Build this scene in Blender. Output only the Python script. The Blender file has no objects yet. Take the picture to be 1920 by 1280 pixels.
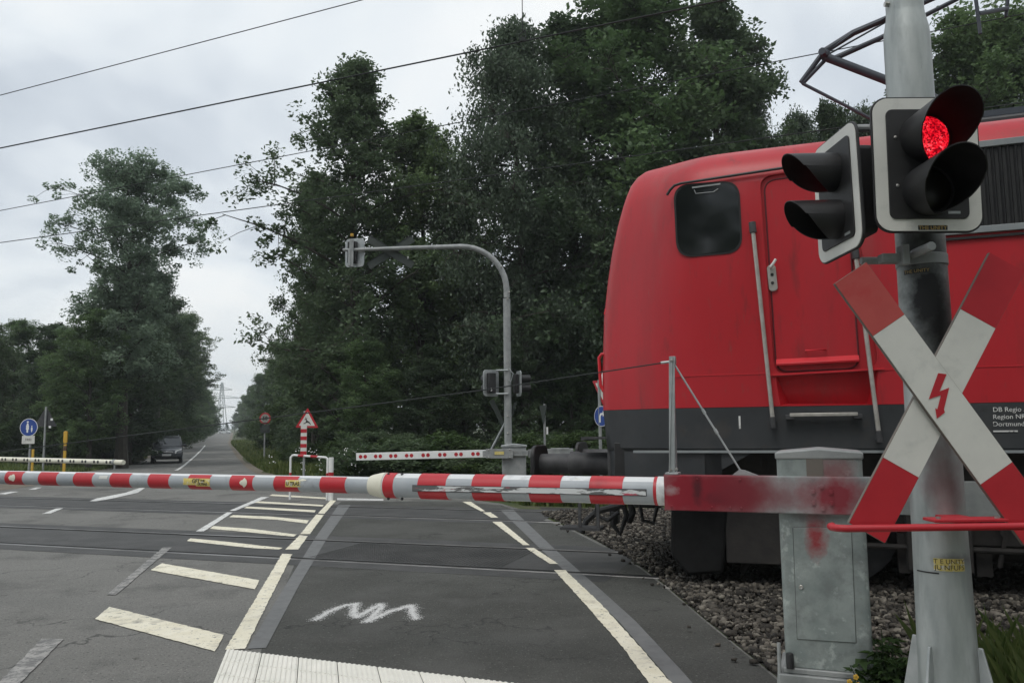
import bpy, math, random
import numpy as np
from mathutils import Vector, Matrix
R = math.radians
C = bpy.context.scene.collection
SC = bpy.context.scene

# ------------------------------------------------------------------ camera, sky, sun
CH, F, PITCH, ROLL = 1.5, 1500.0, math.atan(162/1500), R(0.6)
fw = Vector((0, math.cos(PITCH), math.sin(PITCH)))
r0 = Vector((1, 0, 0)); u0 = Vector((0, -math.sin(PITCH), math.cos(PITCH)))
rt = r0*math.cos(ROLL) - u0*math.sin(ROLL)
up = r0*math.sin(ROLL) + u0*math.cos(ROLL)
cd = bpy.data.cameras.new('camera'); cam = bpy.data.objects.new('camera', cd); C.objects.link(cam)
m = Matrix((rt, up, -fw)).transposed().to_4x4(); m.translation = (0, 0, CH); cam.matrix_world = m
cd.sensor_width = 36; cd.lens = F/1920*36; cd.clip_start = 0.05; cd.clip_end = 3000
SC.camera = cam
SC.view_settings.view_transform = 'Standard'; SC.view_settings.look = 'None'
SC.view_settings.exposure = 0.42; SC.view_settings.gamma = 1.0; SC.view_settings.use_curve_mapping = False

SUN_EL, SUN_AZ = R(60), R(-150)          # azimuth from +Y, towards +X positive
w = bpy.data.worlds.new('World'); SC.world = w; w.use_nodes = True
nt = w.node_tree; nt.nodes.clear()
def N(nt, typ, **kw):
    n = nt.nodes.new(typ)
    for k, v in kw.items(): setattr(n, k, v)
    return n
def ramp(nt, fac, stops):
    r = nt.nodes.new('ShaderNodeValToRGB'); e = r.color_ramp.elements
    while len(e) < len(stops): e.new(0.5)
    for i, (p, c) in enumerate(stops):
        e[i].position = p; e[i].color = (*c, 1) if len(c) == 3 else c
    nt.links.new(fac, r.inputs[0]); return r
sky = N(nt, 'ShaderNodeTexSky', sky_type='NISHITA', sun_disc=False, sun_elevation=SUN_EL, sun_rotation=SUN_AZ)
sky.air_density = 1.0; sky.dust_density = 3.0
tc = N(nt, 'ShaderNodeTexCoord')
# cloud deck: perspective plane coordinates from the direction
sep = N(nt, 'ShaderNodeSeparateXYZ'); nt.links.new(tc.outputs['Generated'], sep.inputs[0])
zc = N(nt, 'ShaderNodeMath', operation='MAXIMUM'); nt.links.new(sep.outputs[2], zc.inputs[0]); zc.inputs[1].default_value = 0.0
za = N(nt, 'ShaderNodeMath', operation='ADD'); nt.links.new(zc.outputs[0], za.inputs[0]); za.inputs[1].default_value = 0.28
dx = N(nt, 'ShaderNodeMath', operation='DIVIDE'); nt.links.new(sep.outputs[0], dx.inputs[0]); nt.links.new(za.outputs[0], dx.inputs[1])
dy = N(nt, 'ShaderNodeMath', operation='DIVIDE'); nt.links.new(sep.outputs[1], dy.inputs[0]); nt.links.new(za.outputs[0], dy.inputs[1])
cb = N(nt, 'ShaderNodeCombineXYZ'); nt.links.new(dx.outputs[0], cb.inputs[0]); nt.links.new(dy.outputs[0], cb.inputs[1])
no = N(nt, 'ShaderNodeTexNoise'); no.inputs['Scale'].default_value = 1.15; no.inputs['Detail'].default_value = 5; no.inputs['Roughness'].default_value = 0.5
no.inputs['Distortion'].default_value = 0.4
nt.links.new(cb.outputs[0], no.inputs['Vector'])
cr = ramp(nt, no.outputs['Fac'], [(0.32, (4.0, 4.45, 5.0)), (0.42, (5.3, 5.75, 6.25)), (0.49, (6.7, 7.1, 7.4)), (0.58, (7.6, 7.8, 7.85)), (0.70, (8.4, 8.35, 8.2))])
mx = N(nt, 'ShaderNodeMixRGB'); mx.inputs[0].default_value = 0.93
nt.links.new(sky.outputs[0], mx.inputs[1]); nt.links.new(cr.outputs[0], mx.inputs[2])
bg = N(nt, 'ShaderNodeBackground'); bg.inputs[1].default_value = 0.10
nt.links.new(mx.outputs[0], bg.inputs[0])
wo = N(nt, 'ShaderNodeOutputWorld'); nt.links.new(bg.outputs[0], wo.inputs[0])

sl = bpy.data.lights.new('sun', 'SUN'); sl.energy = 0.8; sl.angle = R(25); sl.color = (1, 0.97, 0.93)
so = bpy.data.objects.new('sun', sl); C.objects.link(so)
sd = Vector((math.sin(SUN_AZ)*math.cos(SUN_EL), math.cos(SUN_AZ)*math.cos(SUN_EL), math.sin(SUN_EL)))
so.rotation_euler = sd.to_track_quat('Z', 'Y').to_euler(); so.location = (0, 0, 40)

# ------------------------------------------------------------------ geometry of the place
TH = R(19.4)
tv = Vector((-math.cos(TH), math.sin(TH), 0)); nv = Vector((math.sin(TH), math.cos(TH), 0))
RAILS = [(8.2, 9.635), (12.45, 13.885)]
GB = [(-60, 0), (20, 0), (24, -.04), (28, -.1), (32, -.18), (36, -.27), (40, -.35), (45, -.4), (60, -.42), (100, -.35), (200, .0), (350, .9), (1500, 5)]
def gz(y):
    return float(np.interp(y, [a for a, b in GB], [b for a, b in GB]))
def ray(px, py): return fw + rt*((px-960)/F) + up*((640-py)/F)
CAMP = Vector((0, 0, CH))
def at(px, py, Y):                      # point at world depth Y
    d = ray(px, py); return CAMP + d*(Y/d.y)
def gp(px, py, z=0.0):                  # point on the level z
    d = ray(px, py); return CAMP + d*((z-CH)/d.z)
def gpp(px, py):                        # point on the ground profile
    d = ray(px, py); lo, hi = 1.0, 1500.0
    for _ in range(60):
        mid = (lo+hi)/2; p = CAMP + d*(mid/d.y)
        if p.z > gz(p.y): lo = mid
        else: hi = mid
    return CAMP + d*(lo/d.y)
def xg(px, Y):                          # ground position for an image column at depth Y
    py = 900
    for _ in range(4):
        p = at(px, py, Y); py += (p.z-gz(Y))*F/Y
    p = at(px, py, Y); p.z = gz(Y); return p
def onp(px, py, d):                     # point on the vertical plane parallel to the track
    r_ = ray(px, py); return CAMP + r_*(d/r_.dot(nv))

# ------------------------------------------------------------------ mesh helper
W = {}
def wmat(o): return W.get(o.name, Matrix.Identity(4)) if o else Matrix.Identity(4)
def tag(o, label=None, cat=None, group=None, kind=None):
    if label: o['label'] = label
    if cat: o['category'] = cat
    if group: o['group'] = group
    if kind: o['kind'] = kind
    return o
def thing(name, label, cat, loc=(0, 0, 0), rz=0, group=None):
    o = bpy.data.objects.new(name, None); C.objects.link(o); o.location = loc; o.rotation_euler = (0, 0, rz)
    o.empty_display_size = 0.2
    W[o.name] = Matrix.Translation(loc) @ Matrix.Rotation(rz, 4, 'Z')
    return tag(o, label, cat, group)
def copy_tree(o, parent=None):
    c = o.copy(); C.objects.link(c); c.parent = parent
    for ch in o.children: copy_tree(ch, c)
    return c
class MB:
    def __init__(s, T=None): s.v = []; s.f = []; s.T = T or Matrix.Identity(4)
    def add(s, vs, fs):
        b = len(s.v); s.v += [s.T @ Vector(v) for v in vs]; s.f += [tuple(i+b for i in f) for f in fs]; return s
    def box(s, c, d, rot=None):
        M = Matrix.Translation(c) @ (rot.to_4x4() if rot else Matrix.Identity(4))
        hx, hy, hz = d[0]/2, d[1]/2, d[2]/2
        vs = [M @ Vector((x*hx, y*hy, z*hz)) for z in (-1, 1) for y in (-1, 1) for x in (-1, 1)]
        return s.add(vs, [(0, 2, 3, 1), (4, 5, 7, 6), (0, 1, 5, 4), (2, 6, 7, 3), (0, 4, 6, 2), (1, 3, 7, 5)])
    def beam(s, a, b, w, h, upv=(0, 0, 1)):
        a = Vector(a); b = Vector(b); x = (b-a).normalized(); y = Vector(upv).cross(x).normalized(); z = x.cross(y)
        M = Matrix((x, y, z)).transposed()
        return s.box((a+b)/2, ((b-a).length, w, h), M)
    def prism(s, pts, ext):              # pts: polygon (3D), ext: extrusion vector
        n = len(pts); e = Vector(ext); P = [Vector(p) for p in pts]
        nrm = Vector((0, 0, 0))
        for i in range(n): nrm += P[i].cross(P[(i+1) % n])
        if nrm.dot(e) < 0: P.reverse()
        vs = P + [p+e for p in P]
        return s.add(vs, [tuple(range(n-1, -1, -1)), tuple(range(n, 2*n))] + [(i, (i+1) % n, n+(i+1) % n, n+i) for i in range(n)])
    def tube(s, path, r, n=10, cap=True):
        P = [Vector(p) for p in path]; k = len(P)
        rs = r if isinstance(r, (list, tuple)) else [r]*k
        d0 = (P[1]-P[0]).normalized(); a = Vector((0, 0, 1)) if abs(d0.z) < .9 else Vector((1, 0, 0))
        u = d0.cross(a).normalized(); vs = []
        for i in range(k):
            d = ((P[min(i+1, k-1)]-P[i]).normalized() + (P[i]-P[max(i-1, 0)]).normalized())
            d = d.normalized() if d.length > 1e-6 else d0
            u = (u - d*u.dot(d)).normalized(); w_ = d.cross(u)
            for j in range(n):
                t = 2*math.pi*j/n; vs.append(P[i] + (u*math.cos(t)+w_*math.sin(t))*rs[i])
        fs = [(i*n+j, i*n+(j+1) % n, (i+1)*n+(j+1) % n, (i+1)*n+j) for i in range(k-1) for j in range(n)]
        if cap: fs += [tuple(range(n-1, -1, -1)), tuple((k-1)*n+j for j in range(n))]
        return s.add(vs, fs)
    def lathe(s, prof, o, ax, n=24, a0=0, a1=2*math.pi, cap=False):   # prof: (radius, along)
        o = Vector(o); ax = Vector(ax).normalized(); a = Vector((0, 0, 1)) if abs(ax.z) < .9 else Vector((1, 0, 0))
        u = a.cross(ax).normalized(); w_ = ax.cross(u); vs = []
        for (r_, h_) in prof:
            for j in range(n):
                t = a0+(a1-a0)*j/n; vs.append(o + ax*h_ + (u*math.cos(t)+w_*math.sin(t))*r_)
        fs = [(i*n+j, i*n+(j+1) % n, (i+1)*n+(j+1) % n, (i+1)*n+j) for i in range(len(prof)-1) for j in range(n)]
        if cap: fs += [tuple(range(n-1, -1, -1)), tuple((len(prof)-1)*n+j for j in range(n))]
        return s.add(vs, fs)
    def sphere(s, c, r, n=12, k=8, sz=1.0):
        return s.lathe([(max(1e-4, r*math.sin(math.pi*i/k)), -r*math.cos(math.pi*i/k)*sz) for i in range(k+1)], c, (0, 0, 1), n)
    def grid(s, rows, flip=False):
        k = len(rows); n = len(rows[0]); vs = [p for r_ in rows for p in r_]
        fs = []
        for i in range(k-1):
            for j in range(n-1):
                q = (i*n+j, i*n+j+1, (i+1)*n+j+1, (i+1)*n+j)
                fs.append(q[::-1] if flip else q)
        return s.add(vs, fs)
    def build(s, name, mt, parent=None, smooth=True, bevel=0, label=None, kind=None, ang=35):
        M = wmat(parent).inverted()
        me = bpy.data.meshes.new(name); me.from_pydata([M @ v for v in s.v], [], s.f); me.validate(); me.update()
        if isinstance(mt, (list, tuple)):
            for q in mt: me.materials.append(q)
        else: me.materials.append(mt)
        if smooth:
            me.shade_smooth(); me.set_sharp_from_angle(angle=R(ang))
        o = bpy.data.objects.new(name, me); C.objects.link(o)
        if parent: o.parent = parent; W[o.name] = wmat(parent)
        if bevel:
            b = o.modifiers.new('bevel', 'BEVEL'); b.width = bevel; b.segments = 2; b.limit_method = 'ANGLE'; b.angle_limit = R(40)
        if label: o['label'] = label
        if kind: o['kind'] = kind
        return o
def rrect(w_, h_, r_, n=6):               # rounded rectangle, CCW, centred
    pts = []
    for cx, cy, a in ((w_/2-r_, h_/2-r_, 0), (-w_/2+r_, h_/2-r_, 90), (-w_/2+r_, -h_/2+r_, 180), (w_/2-r_, -h_/2+r_, 270)):
        for i in range(n+1):
            t = R(a+90*i/n); pts.append((cx+r_*math.cos(t), cy+r_*math.sin(t)))
    return pts
def rquad(c, rad, n=6):                   # four 2D corners -> polygon with rounded corners
    out = []
    for i in range(len(c)):
        p = Vector(c[i]); a = (Vector(c[i-1])-p); b = (Vector(c[(i+1) % len(c)])-p)
        a = a.normalized()*rad; b = b.normalized()*rad
        for k in range(n+1):
            t = k/n; out.append(p + a*(1-t)**2 + b*t**2)
    return out
FONT = None
def text_part(txt, size, M, mt, name, parent, ext=0.0, sx=1.0, align='CENTER', bold=0.0):
    cu = bpy.data.curves.new('t', 'FONT'); cu.body = txt; cu.size = size; cu.align_x = align; cu.align_y = 'CENTER'; cu.extrude = ext; cu.offset = bold
    o = bpy.data.objects.new('t', cu); C.objects.link(o); bpy.context.view_layer.update()
    me = bpy.data.meshes.new_from_object(o.evaluated_get(bpy.context.evaluated_depsgraph_get()))
    bpy.data.objects.remove(o); bpy.data.curves.remove(cu)
    me.transform(wmat(parent).inverted() @ M @ Matrix.Diagonal((sx, 1, 1, 1))); me.materials.clear(); me.materials.append(mt); me.name = name
    q = bpy.data.objects.new(name, me); C.objects.link(q); q.parent = parent; W[q.name] = wmat(parent)
    return q
def frame(o, x, z):                       # local x, y(up) and normal frame for flat signs
    x = Vector(x).normalized(); z = Vector(z).normalized(); y = z.cross(x).normalized(); x = y.cross(z)
    M = Matrix((x, y, z)).transposed().to_4x4(); M.translation = o; return M

# ------------------------------------------------------------------ materials
def pbr(name, c1, c2=None, scale=6, rough=0.6, rough2=None, metal=0, bump=0, bscale=60, detail=6, lo=.35, hi=.65, blot=(), coat=0, layers=(), spec=0.5, stretch=None):
    m = bpy.data.materials.new(name); m.use_nodes = True; t = m.node_tree; b = t.nodes['Principled BSDF']
    b.inputs['Metallic'].default_value = metal; b.inputs['Roughness'].default_value = rough
    b.inputs['Specular IOR Level'].default_value = spec
    if coat: b.inputs['Coat Weight'].default_value = coat; b.inputs['Coat Roughness'].default_value = .15
    tc = N(t, 'ShaderNodeTexCoord'); vec = tc.outputs['Object']
    if stretch:
        mp = N(t, 'ShaderNodeMapping'); mp.inputs['Scale'].default_value = stretch; t.links.new(vec, mp.inputs[0]); svec = mp.outputs[0]
    else: svec = vec
    no = N(t, 'ShaderNodeTexNoise'); no.inputs['Scale'].default_value = scale; no.inputs['Detail'].default_value = detail; no.inputs['Roughness'].default_value = .6
    t.links.new(svec, no.inputs['Vector'])
    cr = ramp(t, no.outputs['Fac'], [(lo, c1), (hi, c2 or c1)])
    col = cr.outputs[0]
    for (lc, ls, l0, l1) in layers:
        if ls < 0:                        # cracks: thin voronoi edges
            vz = N(t, 'ShaderNodeTexVoronoi', feature='DISTANCE_TO_EDGE'); vz.inputs['Scale'].default_value = -ls
            nz = N(t, 'ShaderNodeTexNoise'); nz.inputs['Scale'].default_value = 2.5; nz.inputs['Detail'].default_value = 6; t.links.new(svec, nz.inputs['Vector'])
            vm = N(t, 'ShaderNodeVectorMath', operation='MULTIPLY_ADD'); t.links.new(nz.outputs['Color'], vm.inputs[0]); vm.inputs[1].default_value = (.9, .9, .9); t.links.new(svec, vm.inputs[2]); t.links.new(vm.outputs[0], vz.inputs['Vector'])
            r2 = ramp(t, vz.outputs['Distance'], [(0, (l1, l1, l1)), (l0, (0, 0, 0))])
            nk = N(t, 'ShaderNodeTexNoise'); nk.inputs['Scale'].default_value = .6; t.links.new(svec, nk.inputs['Vector']); r5 = ramp(t, nk.outputs['Fac'], [(.46, (0, 0, 0)), (.56, (1, 1, 1))])
            mk_ = N(t, 'ShaderNodeMixRGB', blend_type='MULTIPLY'); mk_.inputs[0].default_value = 1; t.links.new(r2.outputs[0], mk_.inputs[1]); t.links.new(r5.outputs[0], mk_.inputs[2])
            mx = N(t, 'ShaderNodeMixRGB'); t.links.new(mk_.outputs[0], mx.inputs[0]); t.links.new(col, mx.inputs[1]); mx.inputs[2].default_value = (*lc, 1); col = mx.outputs[0]; continue       # extra noise layers: colour, scale, thresholds
        n2 = N(t, 'ShaderNodeTexNoise'); n2.inputs['Scale'].default_value = ls; n2.inputs['Detail'].default_value = 8; n2.inputs['Roughness'].default_value = .65
        t.links.new(svec, n2.inputs['Vector']); r2 = ramp(t, n2.outputs['Fac'], [(l0, (0, 0, 0)), (l1, (1, 1, 1))])
        mx = N(t, 'ShaderNodeMixRGB'); t.links.new(r2.outputs[0], mx.inputs[0]); t.links.new(col, mx.inputs[1]); mx.inputs[2].default_value = (*lc, 1); col = mx.outputs[0]
    for (bc, cen, rad, st, sc3) in blot:  # sprayed blotches with soft edges (object space)
        mp = N(t, 'ShaderNodeMapping'); mp.vector_type = 'TEXTURE'; mp.inputs['Location'].default_value = cen; mp.inputs['Scale'].default_value = sc3
        t.links.new(vec, mp.inputs[0])
        n3 = N(t, 'ShaderNodeTexNoise'); n3.inputs['Scale'].default_value = 1.5/max(rad, .01); n3.inputs['Detail'].default_value = 6; n3.inputs['Roughness'].default_value = .6; t.links.new(vec, n3.inputs['Vector'])
        ln = N(t, 'ShaderNodeVectorMath', operation='LENGTH'); t.links.new(mp.outputs[0], ln.inputs[0])
        ad = N(t, 'ShaderNodeMath', operation='MULTIPLY_ADD'); t.links.new(n3.outputs['Fac'], ad.inputs[0]); ad.inputs[1].default_value = rad*1.2; t.links.new(ln.outputs['Value'], ad.inputs[2])
        r3 = ramp(t, ad.outputs[0], [(0, (0, 0, 0)), (1, (1, 1, 1))])
        mr = N(t, 'ShaderNodeMapRange'); t.links.new(ad.outputs[0], mr.inputs[0]); mr.inputs[1].default_value = rad*.9; mr.inputs[2].default_value = rad*1.75; mr.inputs[3].default_value = st; mr.inputs[4].default_value = 0
        mx = N(t, 'ShaderNodeMixRGB'); t.links.new(mr.outputs[0], mx.inputs[0]); t.links.new(col, mx.inputs[1]); mx.inputs[2].default_value = (*bc, 1); col = mx.outputs[0]
        t.nodes.remove(r3)
    t.links.new(col, b.inputs['Base Color'])
    if rough2 is not None:
        mr = N(t, 'ShaderNodeMapRange'); t.links.new(no.outputs['Fac'], mr.inputs[0]); mr.inputs[1].default_value = lo; mr.inputs[2].default_value = hi; mr.inputs[3].default_value = rough; mr.inputs[4].default_value = rough2
        t.links.new(mr.outputs[0], b.inputs['Roughness'])
    if bump:
        nb = N(t, 'ShaderNodeTexNoise'); nb.inputs['Scale'].default_value = bscale; nb.inputs['Detail'].default_value = 4; t.links.new(vec, nb.inputs['Vector'])
        bp = N(t, 'ShaderNodeBump'); bp.inputs['Strength'].default_value = min(1, bump); bp.inputs['Distance'].default_value = 0.01; t.links.new(nb.outputs['Fac'], bp.inputs['Height']); t.links.new(bp.outputs[0], b.inputs['Normal'])
    return m
def emit(name, c, s):
    m = pbr(name, c, rough=.3); b = m.node_tree.nodes['Principled BSDF']; b.inputs['Emission Color'].default_value = (*c, 1); b.inputs['Emission Strength'].default_value = s; return m
M_ = {}
M_['asphalt'] = pbr('asphalt', (.155, .154, .143), (.205, .202, .188), scale=.35, rough=.9, bump=.9, bscale=90, layers=[((.085, .085, .08), .8, .52, .72), ((.21, .205, .19), .5, .58, .75), ((.36, .35, .33), 55, .58, .70), ((.045, .045, .045), 48, .56, .68), ((.04, .04, .04), -.55, .012, .8), ((.055, .05, .045), 2.6, .66, .72)], spec=.3)
M_['asphalt_dark'] = pbr('asphalt_dark', (.060, .061, .055), (.092, .093, .085), scale=.8, rough=.85, bump=.9, bscale=85, layers=[((.20, .198, .185), 60, .58, .70), ((.022, .022, .022), 50, .57, .69), ((.10, .10, .094), 1.3, .52, .72), ((.035, .035, .034), 2.1, .64, .72), ((.02, .02, .02), -.7, .010, .7)], spec=.3)
M_['seal'] = pbr('seal', (.145, .15, .15), (.175, .178, .176), scale=9, rough=.8, layers=[((.11, .11, .11), 5, .55, .75)])
M_['panel_rubber'] = pbr('panel_rubber', (.050, .051, .050), (.078, .078, .076), scale=2, rough=.75, bump=.5, bscale=120)
M_['grass_soil'] = pbr('grass_soil', (.035, .055, .014), (.075, .085, .03), scale=1.2, rough=.95, bump=.8, bscale=25, layers=[((.10, .085, .055), .5, .56, .74)])
M_['dirt'] = pbr('dirt', (.13, .11, .085), (.2, .175, .135), scale=4, rough=.95, bump=.6, bscale=60)
M_['gravel_bed'] = pbr('gravel_bed', (.02, .018, .016), (.05, .046, .04), scale=22, rough=.95, bump=1, bscale=45)
M_['mark_yellow'] = pbr('mark_yellow', (.74, .69, .53), (.82, .78, .64), scale=6, rough=.7, layers=[((.40, .37, .31), 5, .54, .76), ((.13, .13, .12), 26, .60, .66), ((.11, .11, .10), 70, .62, .70), ((.20, .19, .17), 2.2, .62, .72)])
M_['mark_white'] = pbr('mark_white', (.62, .62, .6), (.75, .75, .72), scale=4, rough=.7, layers=[((.14, .14, .135), 22, .56, .66), ((.3, .3, .29), 6, .56, .7)])
M_['mark_faded'] = pbr('mark_faded', (.30, .295, .28), (.36, .35, .33), scale=4, rough=.8, layers=[((.15, .15, .145), 9, .46, .60), ((.12, .12, .12), 40, .50, .62)])
M_['spray_white'] = pbr('spray_white', (.62, .62, .60), (.52, .52, .51), scale=30, rough=.8)
M_['tactile'] = pbr('tactile', (.74, .73, .66), (.82, .80, .73), scale=5, rough=.8, bump=.3, bscale=80, layers=[((.4, .39, .35), 6, .6, .8)])
M_['galv'] = pbr('galv', (.33, .36, .36), (.47, .49, .49), scale=9, rough=.38, rough2=.6, metal=.55, bump=.08, bscale=30, layers=[((.22, .24, .24), 3, .55, .78)])
M_['galv_dull'] = pbr('galv_dull', (.25, .265, .262), (.36, .37, .365), scale=6, rough=.6, metal=.25, bump=.1, bscale=40, layers=[((.16, .165, .16), 3.5, .56, .8)])
M_['cab_grey'] = pbr('cab_grey', (.25, .285, .285), (.33, .36, .355), scale=7, rough=.55, metal=.2, layers=[((.19, .21, .205), 11, .5, .72), ((.40, .42, .41), 16, .63, .74)], bump=.05)
M_['steel_dark'] = pbr('steel_dark', (.045, .045, .048), (.08, .08, .082), scale=8, rough=.6, metal=.3)
M_['rail_top'] = pbr('rail_top', (.18, .175, .17), (.32, .315, .31), scale=3, rough=.38, metal=.7)
M_['rust'] = pbr('rust', (.07, .045, .032), (.12, .075, .05), scale=14, rough=.9, bump=.4)
M_['loco_red'] = pbr('loco_red', (.43, .009, .016), (.49, .013, .023), scale=1.2, rough=.36, rough2=.48, bump=.25, bscale=3.2, layers=[((.24, .022, .022), 2.6, .55, .85), ((.30, .012, .018), 1.2, .50, .80), ((.15, .02, .02), 8, .57, .82), ((.30, .05, .045), 26, .60, .78), ((.38, .09, .085), 1.3, .60, .92)], spec=.5, stretch=(1, 1, .2))
M_['loco_red2'] = pbr('loco_red2', (.62, .02, .03), (.55, .018, .028), scale=3, rough=.4)
M_['loco_grey'] = pbr('loco_grey', (.024, .027, .030), (.035, .038, .041), scale=2.5, rough=.45, rough2=.6, layers=[((.05, .05, .05), 3, .5, .8), ((.075, .062, .05), 4.5, .56, .8), ((.012, .012, .012), 9, .58, .8)])
M_['loco_grey_light'] = pbr('loco_grey_light', (.22, .24, .25), (.28, .3, .3), scale=4, rough=.5)
M_['seam'] = pbr('seam', (.10, .006, .01), rough=.6)
M_['black'] = pbr('black', (.012, .012, .013), (.02, .02, .02), scale=12, rough=.5)
M_['black_matte'] = pbr('black_matte', (.007, .007, .007), (.013, .013, .013), scale=12, rough=.85, spec=.2)
M_['visor'] = pbr('visor', (.010, .010, .011), (.016, .016, .017), scale=9, rough=.48, bump=.05, bscale=200)
M_['bogie'] = pbr('bogie', (.018, .016, .015), (.032, .028, .025), scale=7, rough=.8, bump=.3, bscale=30)
M_['rubber'] = pbr('rubber', (.015, .015, .015), rough=.7)
M_['handrail'] = pbr('handrail', (.40, .38, .34), (.52, .50, .46), scale=14, rough=.4, metal=.5)
M_['white'] = pbr('white', (.72, .74, .72), (.80, .81, .79), scale=5, rough=.45, layers=[((.5, .5, .47), 7, .6, .8)])
M_['white_clean'] = pbr('white_clean', (.78, .78, .76), rough=.5)
M_['sign_white'] = pbr('sign_white', (.60, .60, .56), (.67, .67, .62), scale=4, rough=.5, layers=[((.48, .49, .46), 9, .55, .8)])
M_['sign_dirty'] = pbr('sign_dirty', (.22, .23, .20), (.30, .31, .28), scale=6, rough=.7)
M_['sign_red'] = pbr('sign_red', (.40, .012, .022), (.47, .018, .028), scale=5, rough=.45)
M_['sign_red_faded'] = pbr('sign_red_faded', (.42, .06, .055), (.47, .08, .07), scale=4, rough=.6, layers=[((.40, .02, .025), 3, .55, .75)])
M_['sign_back'] = pbr('sign_back', (.028, .038, .032), (.042, .052, .046), scale=5, rough=.6)
M_['edge_brown'] = pbr('edge_brown', (.16, .14, .12), rough=.7)
M_['blue'] = pbr('blue', (.012, .05, .26), (.02, .07, .3), scale=5, rough=.45)
M_['yellow'] = pbr('yellow', (.52, .30, .03), (.60, .38, .05), scale=4, rough=.6)
M_['yellow_pale'] = pbr('yellow_pale', (.62, .50, .12), (.7, .58, .2), scale=80, rough=.7, layers=[((.62, .6, .55), 60, .55, .6)])
M_['gold'] = pbr('gold', (.38, .26, .08), rough=.6)
M_['cream'] = pbr('cream', (.70, .68, .56), (.76, .74, .62), scale=5, rough=.5)
M_['arm_white'] = pbr('arm_white', (.68, .70, .70), (.76, .77, .77), scale=2.5, rough=.4, layers=[((.42, .43, .43), 5, .56, .72), ((.60, .57, .46), 9, .62, .8)])
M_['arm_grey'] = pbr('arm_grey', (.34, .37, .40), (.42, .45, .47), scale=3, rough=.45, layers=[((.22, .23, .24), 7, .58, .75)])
M_['arm_red'] = pbr('arm_red', (.46, .018, .028), (.52, .03, .04), scale=3, rough=.42, layers=[((.30, .015, .022), 5, .58, .78)])
M_['scrape'] = pbr('scrape', (.62, .64, .64), (.12, .12, .12), scale=26, rough=.6, lo=.48, hi=.52, stretch=(.3, .3, 1.6), layers=[((.5, .08, .12), 18, .58, .62)])
M_['glass'] = pbr('glass', (.010, .012, .012), rough=.06, spec=.8)
M_['glass_car'] = pbr('glass_car', (.02, .025, .028), rough=.08, spec=.8)
M_['car_paint'] = pbr('car_paint', (.014, .018, .028), rough=.25, coat=.6)
M_['car_silver'] = pbr('car_silver', (.6, .62, .63), rough=.3, metal=.4)
M_['chrome'] = pbr('chrome', (.6, .6, .6), rough=.2, metal=.9)
M_['concrete'] = pbr('concrete', (.26, .25, .23), (.34, .33, .30), scale=6, rough=.9, bump=.3)
M_['wire'] = pbr('wire', (.035, .04, .04), rough=.9)
M_['panto'] = pbr('panto', (.035, .045, .06), (.05, .06, .075), scale=5, rough=.55)
M_['pylon'] = pbr('pylon', (.22, .25, .24), rough=.7)
M_['bolt'] = pbr('bolt', (.5, .5, .48), (.35, .33, .3), scale=50, rough=.35, metal=.8)
# lit red lens with a facetted pattern, and an unlit one
m = bpy.data.materials.new('red_lens_lit'); m.use_nodes = True; t = m.node_tree; b = t.nodes['Principled BSDF']
tcn = N(t, 'ShaderNodeTexCoord'); vo = N(t, 'ShaderNodeTexVoronoi'); vo.inputs['Scale'].default_value = 150; t.links.new(tcn.outputs['Object'], vo.inputs['Vector'])
nn = N(t, 'ShaderNodeTexNoise'); nn.inputs['Scale'].default_value = 14; nn.inputs['Detail'].default_value = 3; t.links.new(tcn.outputs['Object'], nn.inputs['Vector'])
ml = N(t, 'ShaderNodeMath', operation='MULTIPLY'); t.links.new(vo.outputs['Color'], ml.inputs[0]); t.links.new(nn.outputs['Fac'], ml.inputs[1])
rr = ramp(t, ml.outputs[0], [(.08, (.14, .0, .004)), (.20, (.34, .001, .006)), (.30, (.75, .006, .018)), (.42, (1, .02, .04)), (.62, (1, .18, .22))])
b.inputs['Base Color'].default_value = (.4, .01, .02, 1); b.inputs['Roughness'].default_value = .15
t.links.new(rr.outputs[0], b.inputs['Emission Color']); b.inputs['Emission Strength'].default_value = .85
bp = N(t, 'ShaderNodeBump'); bp.inputs['Strength'].default_value = .6; t.links.new(vo.outputs['Distance'], bp.inputs['Height']); t.links.new(bp.outputs[0], b.inputs['Normal'])
M_['lens_lit'] = m
M_['lens_dark'] = pbr('lens_dark', (.006, .005, .002), rough=.3)

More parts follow.
